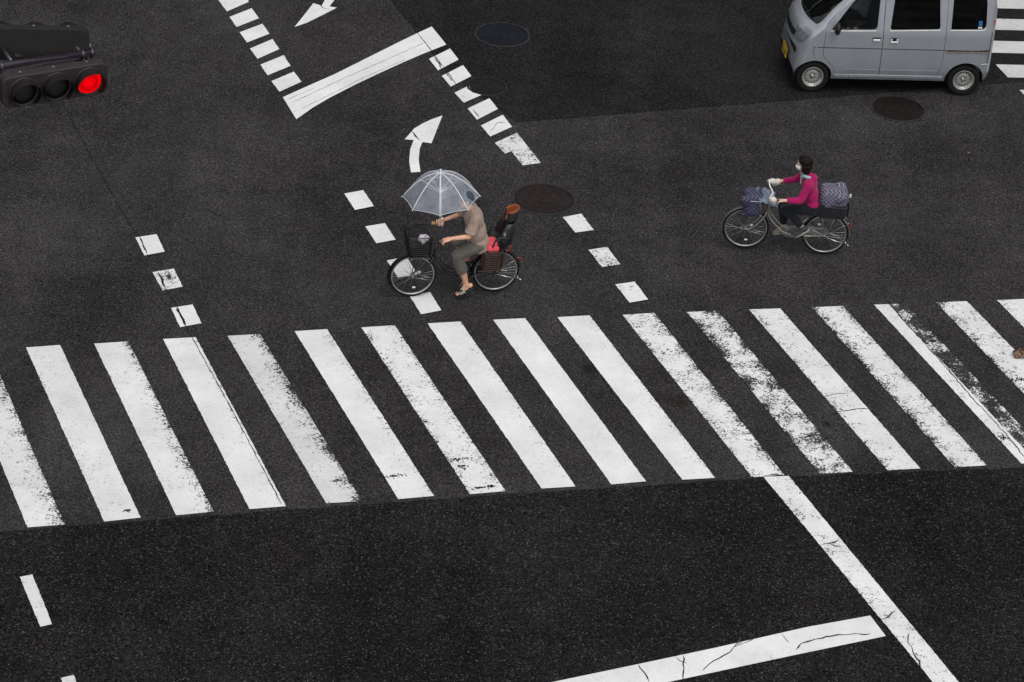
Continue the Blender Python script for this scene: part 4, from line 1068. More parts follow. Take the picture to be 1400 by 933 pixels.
def van_loft(off=0, zfloor=None):
    bm = bmesh.new(); xs = list(np.linspace(0, .12, 22))+list(np.linspace(.13, .5, 24))+list(np.linspace(.53, 1.4, 42))+list(np.linspace(1.45, 2.94, 34))+list(np.linspace(2.97, 3.24, 16))
    rings = []
    for X in xs:
        Xe = X; T = float(np.interp(X, gx, gT)); B = float(np.interp(X, gx, gB)); W = float(np.interp(X, gx, gW))
        slope = abs(float(np.interp(X+.02, gx, gT)-np.interp(X-.02, gx, gT))/.04)
        T -= off*math.sqrt(1+min(slope, 1.2)**2); B += off; W -= off
        if zfloor is not None: B = max(B, zfloor); 
        if T < B+.05: T = B+.05
        rc = min(.11, (T-B)*.3); ring = []
        ns = 22
        for k in range(ns+1):
            z = B+(T-rc-B)*k/ns; ring.append((W*hwf(z)-(.02*(1-k/2)**2 if k < 2 else 0), z))
        y0 = W*hwf(T-rc)
        for k in range(1, 6):
            a = k/6*PI/2; ring.append((y0-rc*(1-math.cos(a))*1.0, T-rc+rc*math.sin(a)*.86))
        yt = y0-rc
        for k in range(0, 5):
            t = k/4; ring.append((yt*(1-t) if k < 4 else 0, T-rc*.14+rc*.14*math.sin(t*PI/2)))
        Xp = off+(VL*.976-2*off)*X/VL
        g_ = .19*max(0, 1-X/1.4)**1.3
        gz = lambda z: float(np.interp(z, [.3, .7, 1.1], [.2, .75, 1.12]))
        pts = [(XF-Xp-g_*gz(z)*(abs(y)/.72)**2.4, y, z) for y, z in ring]+[(XF-Xp-g_*gz(z)*(abs(y)/.72)**2.4, -y, z) for y, z in ring[-2::-1]]
        rings.append([bm.verts.new(p) for p in pts])
    n = len(rings[0])
    for A, B_ in zip(rings[:-1], rings[1:]):
        for k in range(n): bm.faces.new((A[k], A[(k+1) % n], B_[(k+1) % n], B_[k]))
    bm.faces.new(rings[0]); bm.faces.new(rings[-1][::-1])
    bmesh.ops.recalc_face_normals(bm, faces=bm.faces)
    return bm
def rounded(poly, r, n=4):
    out = []; N_ = len(poly)
    for i in range(N_):
        p = Vector(poly[i]); a = (Vector(poly[i-1])-p); b = (Vector(poly[(i+1) % N_])-p); ra = min(r if not isinstance(r, list) else r[i], a.length*.45, b.length*.45)
        A = p+a.normalized()*ra; B = p+b.normalized()*ra
        for k in range(n+1):
            t = k/n; q = A*(1-t)**2+p*2*t*(1-t)+B*t*t; out.append((q.x, q.y))
    return out
def grow(poly, d):
    c = Vector((sum(p[0] for p in poly)/len(poly), sum(p[1] for p in poly)/len(poly)))
    return [tuple(Vector(p)+(Vector(p)-c).normalized()*d) for p in poly]
m_, t_, b_ = newmat('silver_blue_metallic')
tc_ = N(t_, 'ShaderNodeTexCoord').outputs['Object']
fl_ = rng(t_, noise(t_, tc_, 400, 1), .3, .7, .9, 1.1)
cc_ = N(t_, 'ShaderNodeVectorMath', operation='SCALE'); cc_.inputs[0].default_value = (.40, .42, .455)
t_.links.new(Mt(t_, 'MULTIPLY', fl_, rng(t_, noise(t_, tc_, 2.5, 5, .65), .3, .7, .92, 1.05)), cc_.inputs['Scale'])
sz_ = N(t_, 'ShaderNodeSeparateXYZ'); t_.links.new(tc_, sz_.inputs[0])
grime = Mt(t_, 'MULTIPLY', rng(t_, sz_.outputs[2], .25, .55, 1, 0), rng(t_, noise(t_, tc_, 2, 3, .5), .35, .7, .1, .4))
t_.links.new(MixC(t_, grime, cc_.outputs[0], (.09, .085, .08)), b_.inputs['Base Color'])
b_.inputs['Metallic'].default_value = .4; b_.inputs['Roughness'].default_value = .36; b_.inputs['Coat Weight'].default_value = 1.0; b_.inputs['Coat Roughness'].default_value = .06
M_van = m_
M_glassd = glass('tinted_privacy_glass', (.10, .10, .11), .9); M_glassc = glass('side_glass', (.80, .83, .83)); M_ws = glass('windscreen_glass', (.42, .48, .46))
M_int = mat('dark_interior', (.04, .04, .042), .8)
vb = at(1313.5, 131); vf = at(1110.5, 126.5); hv = math.atan2((vf-vb).y, (vf-vb).x)
# wheels are set in ~3 cm from the widest body line
nv = Vector((math.sin(hv), -math.cos(hv), 0)); nv = -nv if nv.y > 0 else nv
vo_ = vb - nv*.70
van = empty('van', (vo_.x, vo_.y, .006), hv)
def xx(u): return u
WIN1 = rounded([(2.235, 1.095), (1.505, 1.115), (1.50, 1.66), (1.72, 1.69), (1.90, 1.60)], [.03, .07, .06, .10, .12])
WIN2 = rounded([(1.30, 1.12), (.50, 1.15), (.56, 1.685), (1.27, 1.68)], .05)
WIN3 = rounded([(.33, 1.15), (-.235, 1.165), (-.20, 1.67), (.34, 1.68)], [.03, .09, .08, .03])
WS = rounded([(-.64, 1.135), (.64, 1.135), (.55, 1.70), (-.55, 1.70)], .07)
body = mesh_obj('body', van_loft(0), M_van, None, True)
inner = tmp(van_loft(.045, .62)); boolop(body, inner); kill(inner)
bm = bmesh.new()
for u, ra_ in ((0, .312), (2.43, .295)):
    pr = [(0, -1), (ra_, -1), (ra_, -.50), (0, -.50)]; lathe(bm, pr, 40, 'Y', (u, 0, .275))
    lathe(bm, [(0, .50), (ra_, .50), (ra_, 1), (0, 1)], 40, 'Y', (u, 0, .275))
ct = tmp(bm); boolop(body, ct); kill(ct)
for P_ in (WIN1, WIN2, WIN3):
    bm = bmesh.new(); prism(bm, P_, -1, 1); bmesh.ops.recalc_face_normals(bm, faces=bm.faces); ct = tmp(bm); boolop(body, ct); kill(ct)
bm = bmesh.new(); prism(bm, WS, 1.7, 2.9, 'X'); ct = tmp(bm); boolop(body, ct); kill(ct)
bm = bmesh.new(); prism(bm, rounded([(-.52, 1.15), (.52, 1.15), (.50, 1.66), (-.50, 1.66)], .08), -.6, -.2, 'X'); ct = tmp(bm); boolop(body, ct); kill(ct)
# crease grooves along both sides
bm = bmesh.new()
for s in (-1, 1): box(bm, (.9, s*.758, .80), (3.6, .07, .016))
ct = tmp(bm); boolop(body, ct); kill(ct)
def arch_poly(u0, cx, r, a0, a1, n=8): return [(cx+r*math.cos(math.radians(a0+(a1-a0)*k/n)), .275+r*math.sin(math.radians(a0+(a1-a0)*k/n))) for k in range(n+1)]
D1 = [(2.315, 1.02)]+[(2.315, .66)]+arch_poly(0, 2.43, .35, 118, 188, 6)[1:]+[(2.03, .325), (1.385, .325), (1.405, 1.07), (1.425, 1.75), (1.78, 1.755), (2.02, 1.56), (2.30, 1.20)]
D2 = [(1.375, .325), (.46, .325), (.395, .56), (.405, 1.07), (.425, 1.755), (1.415, 1.755), (1.395, 1.07)]
doors = []
for nm, D, s in (('front_door', D1, 1), ('sliding_door', D2, 1), ('front_door', D1, -1), ('rear_door', D2, -1)):
    y0, y1 = (.45, 1) if s > 0 else (-1, -.45)
    bm = bmesh.new(); prism(bm, D, y0, y1); bmesh.ops.recalc_face_normals(bm, faces=bm.faces); ct = tmp(bm)
    d = bpy.data.objects.new(nm, body.data.copy()); C.objects.link(d); boolop(d, ct, 'INTERSECT')
    kill(ct)
    bm = bmesh.new(); prism(bm, grow(D, .007), y0-.002, y1); bmesh.ops.recalc_face_normals(bm, faces=bm.faces); ct = tmp(bm); boolop(body, ct); kill(ct)
    d.parent = van; doors.append(d)
body.parent = van
for o in [body]+doors:
    o.data.materials.clear(); o.data.materials.append(M_van)
    for p in o.data.polygons: p.use_smooth = True
    o.data.set_sharp_from_angle(angle=math.radians(32)) if hasattr(o.data, 'set_sharp_from_angle') else None
def skin_panel(name, poly, axis, a0, a1, o0, o1, m, parent):
    """a slice of the body shell between offsets o0<o1 inside a prism"""
    A = mesh_obj(name, van_loft(o0), m, None, True); B = tmp(van_loft(o1)); boolop(A, B); kill(B)
    bm = bmesh.new(); prism(bm, poly, a0, a1, axis); bmesh.ops.recalc_face_normals(bm, faces=bm.faces); ct = tmp(bm); boolop(A, ct, 'INTERSECT'); kill(ct)
    A.data.materials.clear(); A.data.materials.append(m); A.parent = parent
    for p in A.data.polygons: p.use_smooth = True
    if hasattr(A.data, 'set_sharp_from_angle'): A.data.set_sharp_from_angle(angle=math.radians(32))
    return A
for s in (1, -1):
    y0, y1 = (.3, 1) if s > 0 else (-1, -.3)
    fd, rd = (doors[0], doors[1]) if s > 0 else (doors[2], doors[3])
    skin_panel('window', grow(WIN1, .006), 'Y', y0, y1, .012, .017, M_glassc, fd)
    skin_panel('window', grow(WIN2, .006), 'Y', y0, y1, .012, .017, M_glassd, rd)
    skin_panel('window', grow(WIN3, .006), 'Y', y0, y1, .012, .017, M_glassd, van)
skin_panel('windscreen', grow(WS, .006), 'X', 1.7, 2.9, .008, .013, M_ws, van)
# black frit border behind windscreen edge
fr_ = skin_panel('windscreen_border', grow(WS, .01), 'X', 1.7, 2.9, .016, .022, M_blackpl, van)
bm = bmesh.new(); prism(bm, grow(WS, -.065), 1.6, 3, 'X'); bmesh.ops.recalc_face_normals(bm, faces=bm.faces); ct = tmp(bm); boolop(fr_, ct); kill(ct); fr_.data.materials.clear(); fr_.data.materials.append(M_blackpl)
skin_panel('rear_window', rounded([(-.525, 1.145), (.525, 1.145), (.505, 1.665), (-.505, 1.665)], .08), 'X', -.6, -.2, .012, .018, M_glassd, van)
def side_y(X, z, off=0):
    W = float(np.interp(XF-X, gx, gW)); return W*hwf(z)+off
def side_strip(name, pts, wd, off, m, parent, th=.006):
    """thin strip following the near side: pts (x,z)"""
    bm = bmesh.new(); P = []
    for a, b in zip(pts[:-1], pts[1:]):
        n = max(2, int((Vector(b)-Vector(a)).length/.06))
        P += [Vector(a).lerp(Vector(b), k/n) for k in range(n)]
    P.append(Vector(pts[-1])); R_ = []
    for i, p in enumerate(P):
        d = (P[min(i+1, len(P)-1)]-P[max(i-1, 0)]).normalized(); n = Vector((-d.y, d.x))*wd*.5; r = []
        for q, oo in ((p+n, off), (p+n, off-th), (p-n, off-th), (p-n, off)):
            r.append(bm.verts.new((q.x, side_y(q.x, q.y, oo), q.y)))
        R_.append(r)
    for A, B in zip(R_[:-1], R_[1:]):
        for k in range(4): bm.faces.new((A[k], A[(k+1) % 4], B[(k+1) % 4], B[k]))
    bm.faces.new(R_[0]); bm.faces.new(R_[-1][::-1])
    return mesh_obj(name, bm, m, parent)
M_bright = mat('bright_trim_and_highlight', (.82, .80, .77), .35, .1)  # near-white trim colour, also used for the painted belt highlight
side_strip('belt_highlight', [(2.24, 1.088), (1.52, 1.106)], .013, .004, M_bright, doors[0])  # pale strips paint in the highlight along the belt edge
side_strip('belt_highlight', [(1.30, 1.112), (.50, 1.138)], .013, .004, M_bright, doors[1])
side_strip('belt_highlight', [(.34, 1.14), (-.19, 1.152), (-.235, 1.19)], .013, .004, M_bright, van)
side_strip('sliding_rail', [(.36, .765), (-.335, .78)], .022, .006, mat('champagne_rail', (.45, .38, .31), .3, .6), van)
side_strip('sliding_rail_slot', [(.36, .79), (-.34, .805)], .018, .002, M_blackpl, van)
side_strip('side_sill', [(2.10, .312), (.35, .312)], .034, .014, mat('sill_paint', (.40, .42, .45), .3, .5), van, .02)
side_strip('lower_ridge', [(1.95, .43), (1.42, .425)], .012, .0045, M_van, doors[0]); side_strip('lower_ridge', [(1.36, .425), (.47, .43)], .012, .0045, M_van, doors[1])
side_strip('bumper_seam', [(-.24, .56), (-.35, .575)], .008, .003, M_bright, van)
side_strip('tail_seam', [(-.335, .57), (-.345, 1.12)], .007, .002, M_blackpl, van)
side_strip('fender_seam', [(2.46, .82), (2.48, .76), (2.45, .62)], .007, .002, M_blackpl, van)
side_strip('crease_shade_strip', [(2.42, .80), (.37, .80)], .008, -.004, mat('painted_crease_shade', (.03, .03, .033), .7), van, .004)  # dark strip paints the shade inside the crease groove
for (u, z, par, dark) in ((1.50, .955, doors[0], 0), (1.215, .945, doors[1], 1)):
    bm = bmesh.new(); box(bm, (u, side_y(u, z, .001), z+.015), (.13 if not dark else .12, .006, .075 if dark else .055), bev=.002); hc = mesh_obj('handle_recess', bm, M_blackpl, par)
    bm = bmesh.new()
    if dark:
        box(bm, (u+.0, side_y(u, z, .012), z-.018), (.115, .022, .022), bev=.004)
        for q in (-1, 1): box(bm, (u+q*.045, side_y(u, z, .010), z+.012), (.02, .018, .05), bev=.004)
    else: box(bm, (u, side_y(u, z, .014), z), (.115, .026, .032), bev=.007)
    mesh_obj('door_handle', bm, M_bright, par)
# wheel arch liners, wheels
def van_wheel(u, y, s):
    bm = bmesh.new(); pr = [(.165, -.075), (.235, -.08), (.254, -.07), (.262, -.045), (.262, .045), (.254, .07), (.235, .08), (.165, .075)]
    lathe(bm, pr, 40, 'Y', (u, y, .263)); w_ = mesh_obj('wheel', bm, M_rub, van, True)
    f = s
    bm = bmesh.new(); lathe(bm, [(.170, .070*f), (.172, .078*f), (.160, .076*f), (.150, .060*f), (.142, .040*f), (.120, .030*f), (.095, .045*f), (.070, .050*f), (.045, .038*f), (.030, .038*f), (.028, .055*f), (0, .058*f), (0, .02*f), (.15, .02*f), (.17, -.02*f)], 40, 'Y', (u, y, .27))
    rm = mesh_obj('rim', bm, mat('steel_wheel_paint', (.36, .35, .33), .4, .4), w_, True)
    bm = bmesh.new()
    for k in range(16):
        a = 2*PI*k/16; box(bm, (u+.118*math.cos(a), y+.034*f, .27+.118*math.sin(a)), (.022, .016, .015), RotY(-math.degrees(a)))
    for k in range(4):
        a = 2*PI*k/4+.4; box(bm, (u+.038*math.cos(a), y+.046*f, .27+.038*math.sin(a)), (.014, .02, .014), RotY(-math.degrees(a)))
    mesh_obj('vent_slots', bm, M_blackpl, rm)
    bm = bmesh.new(); rows = [[(u+(.304-.012*(u > 1))*math.cos(t), y_, .275+(.304-.012*(u > 1))*math.sin(t)) for t in np.linspace(math.radians(-12), math.radians(192), 24)] for y_ in (s*.51, s*.705)]
    shell('wheel_arch_liner', rows, .004, M_blackpl, van)
    bm.free()
for u in (0, 2.43):
    for s in (1, -1): van_wheel(u, s*.635, s)
bm = bmesh.new(); box(bm, (1.22, 0, .25), (2.2, 1.0, .10)); box(bm, (1.22, 0, .27), (1.5, 1.25, .06)); mesh_obj('underbody', bm, M_blackpl, van)
bm = bmesh.new()
for u in (0, 2.43): tube(bm, [(u, -.62, .27), (u, .62, .27)], .03, 10)
mesh_obj('axle', bm, M_blackpl, van)
# headlights, grille, plate, bumper trims
def lamp_unit(s):
    poly = rounded([(2.84, .90), (2.76, 1.02), (2.56, .985), (2.64, .83), (2.70, .795), (2.80, .81)], .035)
    ya, yb2 = (.34, 1) if s > 0 else (-1, -.34)
    o = skin_panel('headlight', poly, 'Y', ya, yb2, -.010, .02, glass('headlamp_lens', (.85, .87, .9)), van)
    q = skin_panel('reflector', grow(poly, -.012), 'Y', ya, yb2, -.004, .01, mat('lamp_reflector', (.62, .62, .62), .22, .6, .5, 30), o)
    bm = bmesh.new(); ell(bm, (2.585, s*.56, .90), (.035, .045, .045)); mesh_obj('bulb_housing', bm, M_bright, o, True)
lamp_unit(1); lamp_unit(-1)
skin_panel('grille', rounded([(-.33, .80), (.33, .80), (.36, .90), (-.36, .90)], .03), 'X', 2.5, 3.05, -.006, .01, M_blackpl, van)
skin_panel('lower_intake', rounded([(-.42, .55), (.42, .55), (.44, .63), (-.44, .63)], .03), 'X', 2.5, 3.05, -.004, .01, M_blackpl, van)
bm = bmesh.new(); box(bm, (2.778, 0, .40), (.012, .33, .165), RotY(-4), bev=.004); pl = mesh_obj('number_plate', bm, mat('yellow_plate', (.62, .40, .02), .45), van)
bm = bmesh.new()
for k, y in enumerate((-.10, -.03, .05, .11)): box(bm, (2.785, y, .385), (.004, .035 if k % 2 else .02, .06), RotY(-4))
mesh_obj('plate_marks', bm, M_blackpl, pl)
# wipers
for y0 in (-.1, .45):
    bm = bmesh.new(); 
    P_ = []
    for k in range(8):
        y = y0-.55*k/7*(1 if y0 > 0 else .75); X = .19+.03*math.sin(k/7*PI)
        T = float(np.interp(X, gx, gT)); P_.append((XF-X-.19*max(0, 1-X/1.4)**1.3*(abs(y)/.72)**2.4, y, T+.012))
    tube(bm, P_, .006, 5); mesh_obj('wiper', bm, M_blackpl, van)
bm = bmesh.new(); ell(bm, (2.16, .83, 1.17), (.05, .075, .10)); tube(bm, [(2.17, .70, 1.13), (2.16, .80, 1.14)], .015, 8); mesh_obj('door_mirror', bm, M_blackpl, doors[0], True)
doors[0].children
bm = bmesh.new(); ell(bm, (2.16, -.83, 1.17), (.05, .075, .10)); tube(bm, [(2.17, -.70, 1.13), (2.16, -.80, 1.14)], .015, 8); mesh_obj('door_mirror', bm, M_blackpl, doors[2], True)
bm = bmesh.new(); box(bm, (-.36, .60, 1.10), (.05, .10, .42), bev=.015); mesh_obj('tail_light', bm, M_red, van)
bm = bmesh.new(); box(bm, (-.36, -.60, 1.10), (.05, .10, .42), bev=.015); mesh_obj('tail_light', bm, M_red, van)
st = side_strip('window_sticker', [(-.13, 1.30), (-.135, 1.215)], .06, -.008, mat('blue_sticker', (.01, .12, .33), .4), van, .001)
st = side_strip('window_sticker', [(-.10, 1.190), (-.165, 1.192)], .022, -.008, M_white, van, .001)
# interior
bm = bmesh.new(); box(bm, (1.2, 0, .64), (2.9, 1.30, .03)); mesh_obj('cabin_floor', bm, M_int, van)
bm = bmesh.new(); box(bm, (2.30, 0, .93), (.30, 1.30, .25), bev=.05); mesh_obj('dashboard', bm, M_int, van)
for y in (.33, -.33):
    bm = bmesh.new(); box(bm, (1.62, y, .80), (.45, .45, .16), bev=.05); box(bm, (1.40, y, 1.08), (.13, .45, .55), RotY(-10), bev=.05); box(bm, (1.355, y, 1.43), (.09, .25, .17), bev=.03); mesh_obj('front_seat', bm, mat('seat_cloth_grey', (.04, .04, .045), .9), van)
bm = bmesh.new(); box(bm, (.45, 0, .85), (.45, 1.1, .16), bev=.05); box(bm, (.22, 0, 1.10), (.13, 1.1, .50), RotY(-10), bev=.05); mesh_obj('rear_seat', bm, mat('seat_cloth_grey', (.04, .04, .045), .9), van)
bm = bmesh.new(); Rw = Vector((0, 0, 1)).rotation_difference(Vector((-.55, 0, .83))).to_matrix()
tube(bm, [Vector((2.05, -.33, 1.08))+Rw@Vector((.185*math.cos(t), .185*math.sin(t), 0)) for t in np.linspace(0, 2*PI, 28)[:-1]], .014, 8, closed=True)
for t in (0.2, 2.9, 4.71): tube(bm, [Vector((2.05, -.33, 1.08)), Vector((2.05, -.33, 1.08))+Rw@Vector((.185*math.cos(t), .185*math.sin(t), 0))], .012, 6)
tube(bm, [(2.05, -.33, 1.08), (2.22, -.33, .95)], .02, 6); mesh_obj('steering_wheel', bm, mat('grey_wheel_rim', (.08, .085, .09), .5), van, True)
tag(van, 'silver blue boxy minivan with steel wheels and dark rear windows at the top right', 'van')
# driver
p3 = empty('person', van.location, hv); p3.location.z = .006
bm = bmesh.new(); head(bm, (1.58, -.33, 1.57), 4)
limb(bm, [(1.53, -.33, 1.36), (1.56, -.33, 1.48)], [.055, .052]); ell(bm, (1.52, -.33, 1.22), (.11, .17, .17)); ell(bm, (1.55, -.33, 1.0), (.12, .16, .16)); ell(bm, (1.60, -.33, .93), (.15, .17, .09))
for s in (-1, 1):
    y = -.33; limb(bm, [(1.53, y+s*.18, 1.32), (1.70, y+s*.23, 1.13), (1.93, y+s*.15, 1.17)], [.05, .038, .027]); hand(bm, (1.93, y+s*.15, 1.17), (1, -s*.1, .0), (0, s*.6, 1), s)
    limb(bm, [(1.62, y+s*.09, .93), (2.0, y+s*.12, .97), (2.14, y+s*.10, .70)], [.085, .06, .045]); ell(bm, (2.20, y+s*.10, .67), (.12, .045, .035))
fused('body', bm, M_skin, p3, .010, 3)
bm = bmesh.new(); ell(bm, (1.52, -.33, 1.22), (.14, .20, .18)); ell(bm, (1.55, -.33, 1.0), (.15, .19, .17)); limb(bm, [(1.53, -.33, 1.34), (1.535, -.33, 1.39)], [.085, .065])
for s in (-1, 1): limb(bm, [(1.53, -.33+s*.09, 1.33), (1.53, -.33+s*.18, 1.32), (1.70, -.33+s*.23, 1.13)], [.07, .072, .058]); tube(bm, [(1.70, -.33+s*.23, 1.13), (1.88, -.33+s*.17, 1.16)], [.055, .044], 12)
fused('shirt', bm, M_greyshirt, p3, .01, 4, folds(6, .006))
bm = bmesh.new(); ell(bm, (1.62, -.33, .92), (.17, .19, .11))
for s in (-1, 1): limb(bm, [(1.64, -.33+s*.09, .93), (2.0, -.33+s*.12, .97), (2.14, -.33+s*.10, .74)], [.10, .075, .06])
fused('trousers', bm, M_dark, p3, .011, 4)
bm = bmesh.new(); ell(bm, (1.565, -.33, 1.61), (.103, .086, .085)); ell(bm, (1.535, -.33, 1.56), (.07, .083, .08)); fused('hair', bm, M_hair, p3, .009, 3)
tag(p3, 'driver in a grey shirt seated at the steering wheel inside the van', 'person')

# ------------------------------------------------------------------ traffic light
M_head = mat('signal_housing', (.023, .017, .018), .6, 0, .25, 12, .2, 60)
M_headb = mat('signal_back', (.007, .005, .005), .8, 0, .25, 8)
M_pipe = mat('dark_violet_pipe', (.026, .020, .030), .3, .1, .2, 10, coat=.5)
M_len = mat('unlit_lens', (.006, .007, .0065), .2, 0, .3, 60, .6, 200)
m_, t_, b_ = newmat('red_led_lens'); tc_ = N(t_, 'ShaderNodeTexCoord').outputs['Object']
vo = N(t_, 'ShaderNodeTexVoronoi'); vo.inputs['Scale'].default_value = 55; vo.inputs['Randomness'].default_value = .15; t_.links.new(tc_, vo.inputs['Vector'])
dot = rng(t_, vo.outputs['Distance'], .2, .5, 1.0, .32)
b_.inputs['Base Color'].default_value = (.12, .0, .0, 1); b_.inputs['Specular IOR Level'].default_value = .05; b_.inputs['Emission Color'].default_value = (1, .0, .004, 1)
t_.links.new(Mt(t_, 'MULTIPLY', dot, 1.0), b_.inputs['Emission Strength']); M_redlen = m_
a = at(32.3, 125.8, 5.5); c = at(121.3, 111.6, 5.5); hs_ = math.atan2((c-a).y, (c-a).x); ctr = (a+c)/2
sp_ = (c-a).length/2
tl = empty('traffic_light', (ctr.x, ctr.y, 5.5), hs_)
def to_local(p): return Matrix.Rotation(-hs_, 3, 'Z')@(Vector(p)-Vector((ctr.x, ctr.y, 5.5)))
def signal_head(parent, yc, facing, zc, tilt, lit, rot=0, xc=0):
    """facing=-1: lenses toward local -y"""
    R = RotZ(rot)@RotX(tilt*-facing)
    def T(x, y, z): return Vector((xc, yc, zc))+R@Vector((x, y*-facing*-1, z)) if False else Vector((xc, yc, zc))+R@Vector((x, y*(-facing), z))
    bm = bmesh.new(); L = 3*sp_+.10; H = .385
    # y local: negative = face side when facing=-1
    poly = rounded([(-L/2, -H/2), (L/2, -H/2), (L/2, H/2), (-L/2, H/2)], .11, 6)
    prism(bm, poly, -.07, .07)
    inn = [bm.faces[0], bm.faces[1]] if False else []
    for v in bm.verts: v.co = T(v.co.x, v.co.y, v.co.z)
    hd_ = mesh_obj('signal_housing', bm, M_head if lit is not None else M_headb, parent)
    bv = hd_.modifiers.new('bevel', 'BEVEL'); bv.width = .015; bv.segments = 2; bv.limit_method = 'ANGLE'; bv.angle_limit = math.radians(40)
    me = evaluated(hd_); hd_.modifiers.clear(); old = hd_.data; hd_.data = me
    for k in (-1, 0, 1):
        bm = bmesh.new(); lathe(bm, [(.145, -.07), (.172, -.07), (.172, -.10), (.158, -.10), (.150, -.085)], 40, 'Y', (k*sp_, 0, 0))
        # hood (visor), longer on top
        rows = []
        for i in range(7):
            q = i/6; row = []
            for j in range(25):
                th = math.radians(-50+280*j/24); up_ = max(0, math.sin(th)*.5+.5); dep = .10+q*(.085+.10*up_)
                row.append(Vector((k*sp_+.165*math.cos(th), -dep+.02, .165*math.sin(th))))
            rows.append(row)
        V = [[bm.verts.new(p) for p in r] for r in rows]
        fs = []
        for A, B in zip(V[:-1], V[1:]):
            for j in range(24): fs.append(bm.faces.new((A[j], A[j+1], B[j+1], B[j])))
        bmesh.ops.solidify(bm, geom=fs, thickness=.006)
        for v in bm.verts: v.co = T(v.co.x, v.co.y, v.co.z)
        mesh_obj('visor', bm, M_head, hd_, True)
        bm = bmesh.new(); lathe(bm, [(0, -.10), (.05, -.098), (.10, -.092), (.148, -.08), (.148, -.06), (0, -.06)], 40, 'Y', (k*sp_, 0, 0))
        for v in bm.verts: v.co = T(v.co.x, v.co.y, v.co.z)
        mesh_obj('lens', bm, M_redlen if (lit is not None and k == lit) else M_len, hd_, True)
    # bolts on the back / clips on the top
    bm = bmesh.new()
    for k in (-1, 0, 1): box(bm, T(k*sp_*1.02, -.0, H/2+.012), (.03, .02, .010), R)
    box(bm, T(L/2+.01, 0, -.02), (.02, .03, .03), R); mesh_obj('clip', bm, M_alu, hd_)
    if lit is None:
        bm = bmesh.new(); box(bm, T(-.17, .074, -.13), (.08, .012, .025), R@RotY(6)); mesh_obj('latch', bm, M_spoke, hd_)
    return hd_
signal_head(tl, .085, -1, 0, -1, 1, xc=0)
pr_ = to_local(at(124, 73, 5.62)); pl_ = to_local(at(0, 92, 5.62))
yb_ = (pr_.y+pl_.y)/2
dirp = (pl_-pr_).normalized()
bm = bmesh.new(); pend = pr_+dirp*3.2; pend.z = pr_.z
tube(bm, [pr_-dirp*.02, pend], .057, 16)
arm = mesh_obj('arm', bm, M_pipe, tl, True)
bm = bmesh.new()
for q in (-.02, .09, 1.04): tube(bm, [pr_+dirp*(q-.012), pr_+dirp*(q+.03)], .068, 16)
tube(bm, [pr_+dirp*.05, (pr_.x+dirp.x*.05, .16, -.02)], .03, 8); tube(bm, [pr_+dirp*1.05, (pr_.x+dirp.x*1.05, .16, -.02)], .03, 8)
mesh_obj('clamp', bm, M_pipe, arm, True)
# rear head seen from behind
r1_ = to_local(at(122, 48, 5.9)); r0_ = to_local(at(-20, 42, 5.9))
rc_ = to_local(at(122, 60, 5.72))
ang = math.degrees(math.atan2((to_local(at(122, 45, 5.9))-to_local(at(0, 43, 5.9))).y, (to_local(at(122, 45, 5.9))-to_local(at(0, 43, 5.9))).x))
L_ = 3*sp_+.10; ux = Vector((math.cos(math.radians(ang)), math.sin(math.radians(ang)), 0))
cc = rc_-ux*(L_/2)
signal_head(tl, cc.y, 1, cc.z, 8, None, rot=ang, xc=cc.x)
bm = bmesh.new(); tube(bm, [pr_+dirp*.09, (cc.x+ux.x*.45, cc.y+ux.y*.45-.05, cc.z)], .025, 8); tube(bm, [pr_+dirp*.9, (cc.x-ux.x*.4, cc.y-ux.y*.4-.05, cc.z)], .025, 8); mesh_obj('bracket', bm, M_pipe, arm, True)
bm = bmesh.new(); tube(bm, [(pend.x, pend.y, .5), (pend.x, pend.y, -5.5)], [.10, .13], 20); ell(bm, (pend.x, pend.y, .5), (.10, .10, .05)); mesh_obj('pole', bm, M_pipe, tl, True)
tag(tl, 'dark horizontal traffic light with its right lamp lit red, hanging at the top left', 'traffic light')

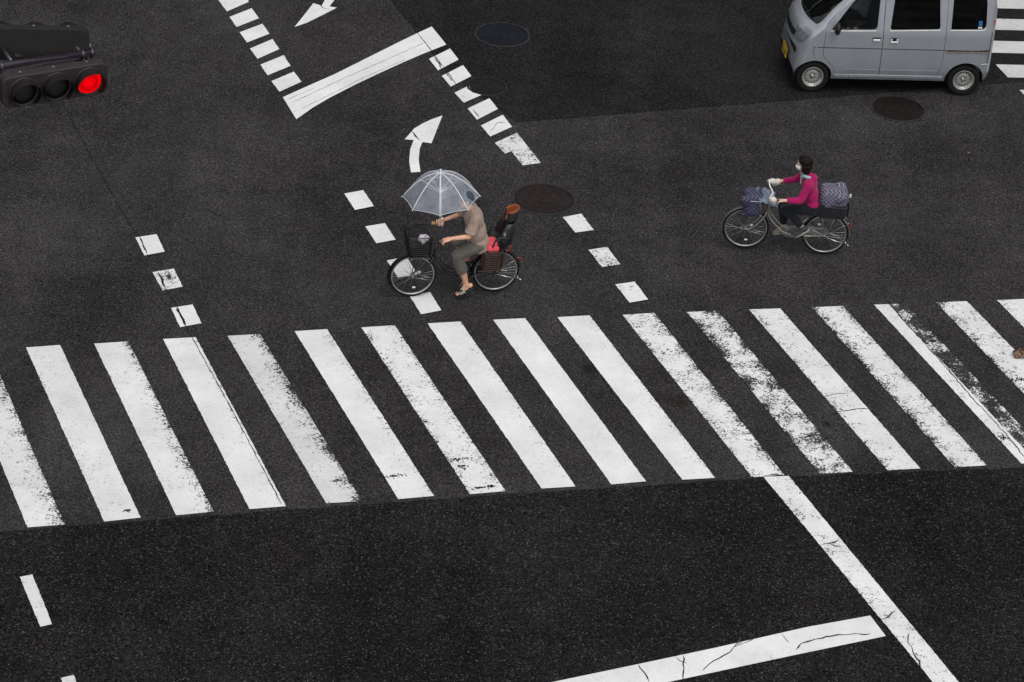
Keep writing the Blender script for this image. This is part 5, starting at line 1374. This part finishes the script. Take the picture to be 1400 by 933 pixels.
# ------------------------------------------------------------------ unseen blocks added to hide the low sky and darken reflections
def block(cx, cy, wd, hgt, rz, col, label):
    """unseen sky blocker shaped as a tower, window front on local -y"""
    e = empty('sky_blocker', (cx, cy, 0), math.radians(rz))
    bm = bmesh.new(); box(bm, (0, 7, hgt/2), (wd, 14, hgt)); mw = mat('facade_wall', col, .85, 0, .2, .6); mesh_obj('wall', bm, mw, e)
    bm = bmesh.new(); box(bm, (0, 7, hgt+.4), (wd+.4, 14.4, .8)); mesh_obj('parapet', bm, mw, e)
    for f in range(min(12, int(hgt/3.4))):
        bm = bmesh.new()
        for k in range(int(wd/3.2)): box(bm, (-wd/2+1.8+3.2*k, -.02, 1.9+3.4*f), (1.9, .08, 1.7))
        mesh_obj('window_band', bm, MWIN, e)['kind'] = 'stuff'
    tag(e, label, 'sky_blocker')
MWIN = mat('window_glass_dark', (.02, .025, .03), .1)
block(-62, 92, 30, 44, 12, (.07, .055, .045), 'dark brown block added out of view to hide low sky, leftmost of the far row')
block(-27, 104, 36, 52, 0, (.06, .06, .06), 'charcoal block added out of view to hide low sky, beside the dark brown one')
block(12, 106, 38, 46, 0, (.08, .065, .05), 'tan block added out of view to hide low sky, right of the charcoal one')
block(52, 96, 36, 50, -12, (.05, .05, .055), 'blue grey block added out of view to hide low sky, rightmost of the far row')
block(-48, 40, 46, 34, 90, (.10, .09, .08), 'long beige block added out of view on the left to hide low sky')
block(58, 36, 46, 36, -90, (.08, .08, .08), 'long grey block added out of view on the right to hide low sky')

# ------------------------------------------------------------------ litter
def leaf(px, py, s, label, seed, m):
    random.seed(seed); p = at(px, py); bm = bmesh.new()
    for q in range(3 if s > .1 else 1):
        R = Matrix.Rotation(random.uniform(0, 6), 3, 'Z')@RotX(random.uniform(-25, 25)); rows = []
        for i in range(9):
            t = i/8; w_ = s*.33*math.sin(PI*(t*.92+.04))*(1+.35*math.sin(t*17)); rows.append([R@Vector((s*(t-.5), w_*v, .012+s*.28*(v*v)+s*.12*math.sin(t*5+q))) for v in (-1, -.5, 0, .5, 1)])
        V = [[bm.verts.new(x+Vector((random.uniform(-.2, .2)*s*(q > 0), random.uniform(-.2, .2)*s*(q > 0) if False else 0, 0))) for x in r] for r in rows]
        for A, B in zip(V[:-1], V[1:]):
            for k in range(4): bm.faces.new((A[k], A[k+1], B[k+1], B[k]))
    bmesh.ops.solidify(bm, geom=bm.faces[:], thickness=.0015)
    o = mesh_obj('dead_leaf' if s > .1 else 'litter_scrap', bm, m, None, True); o.location = (p.x, p.y, .012); return tag(o, label, 'leaf' if s > .1 else 'litter')
leaf(1392, 488, .17, 'curled brown dead leaf on a crosswalk stripe at the right edge', 2, mat('dry_leaf', (.48, .33, .22), .8, 0, .5, 30))
leaf(1325, 213, .075, 'tiny pinkish scrap on the road below the manhole by the van', 5, mat('pink_scrap', (.30, .19, .17), .7))
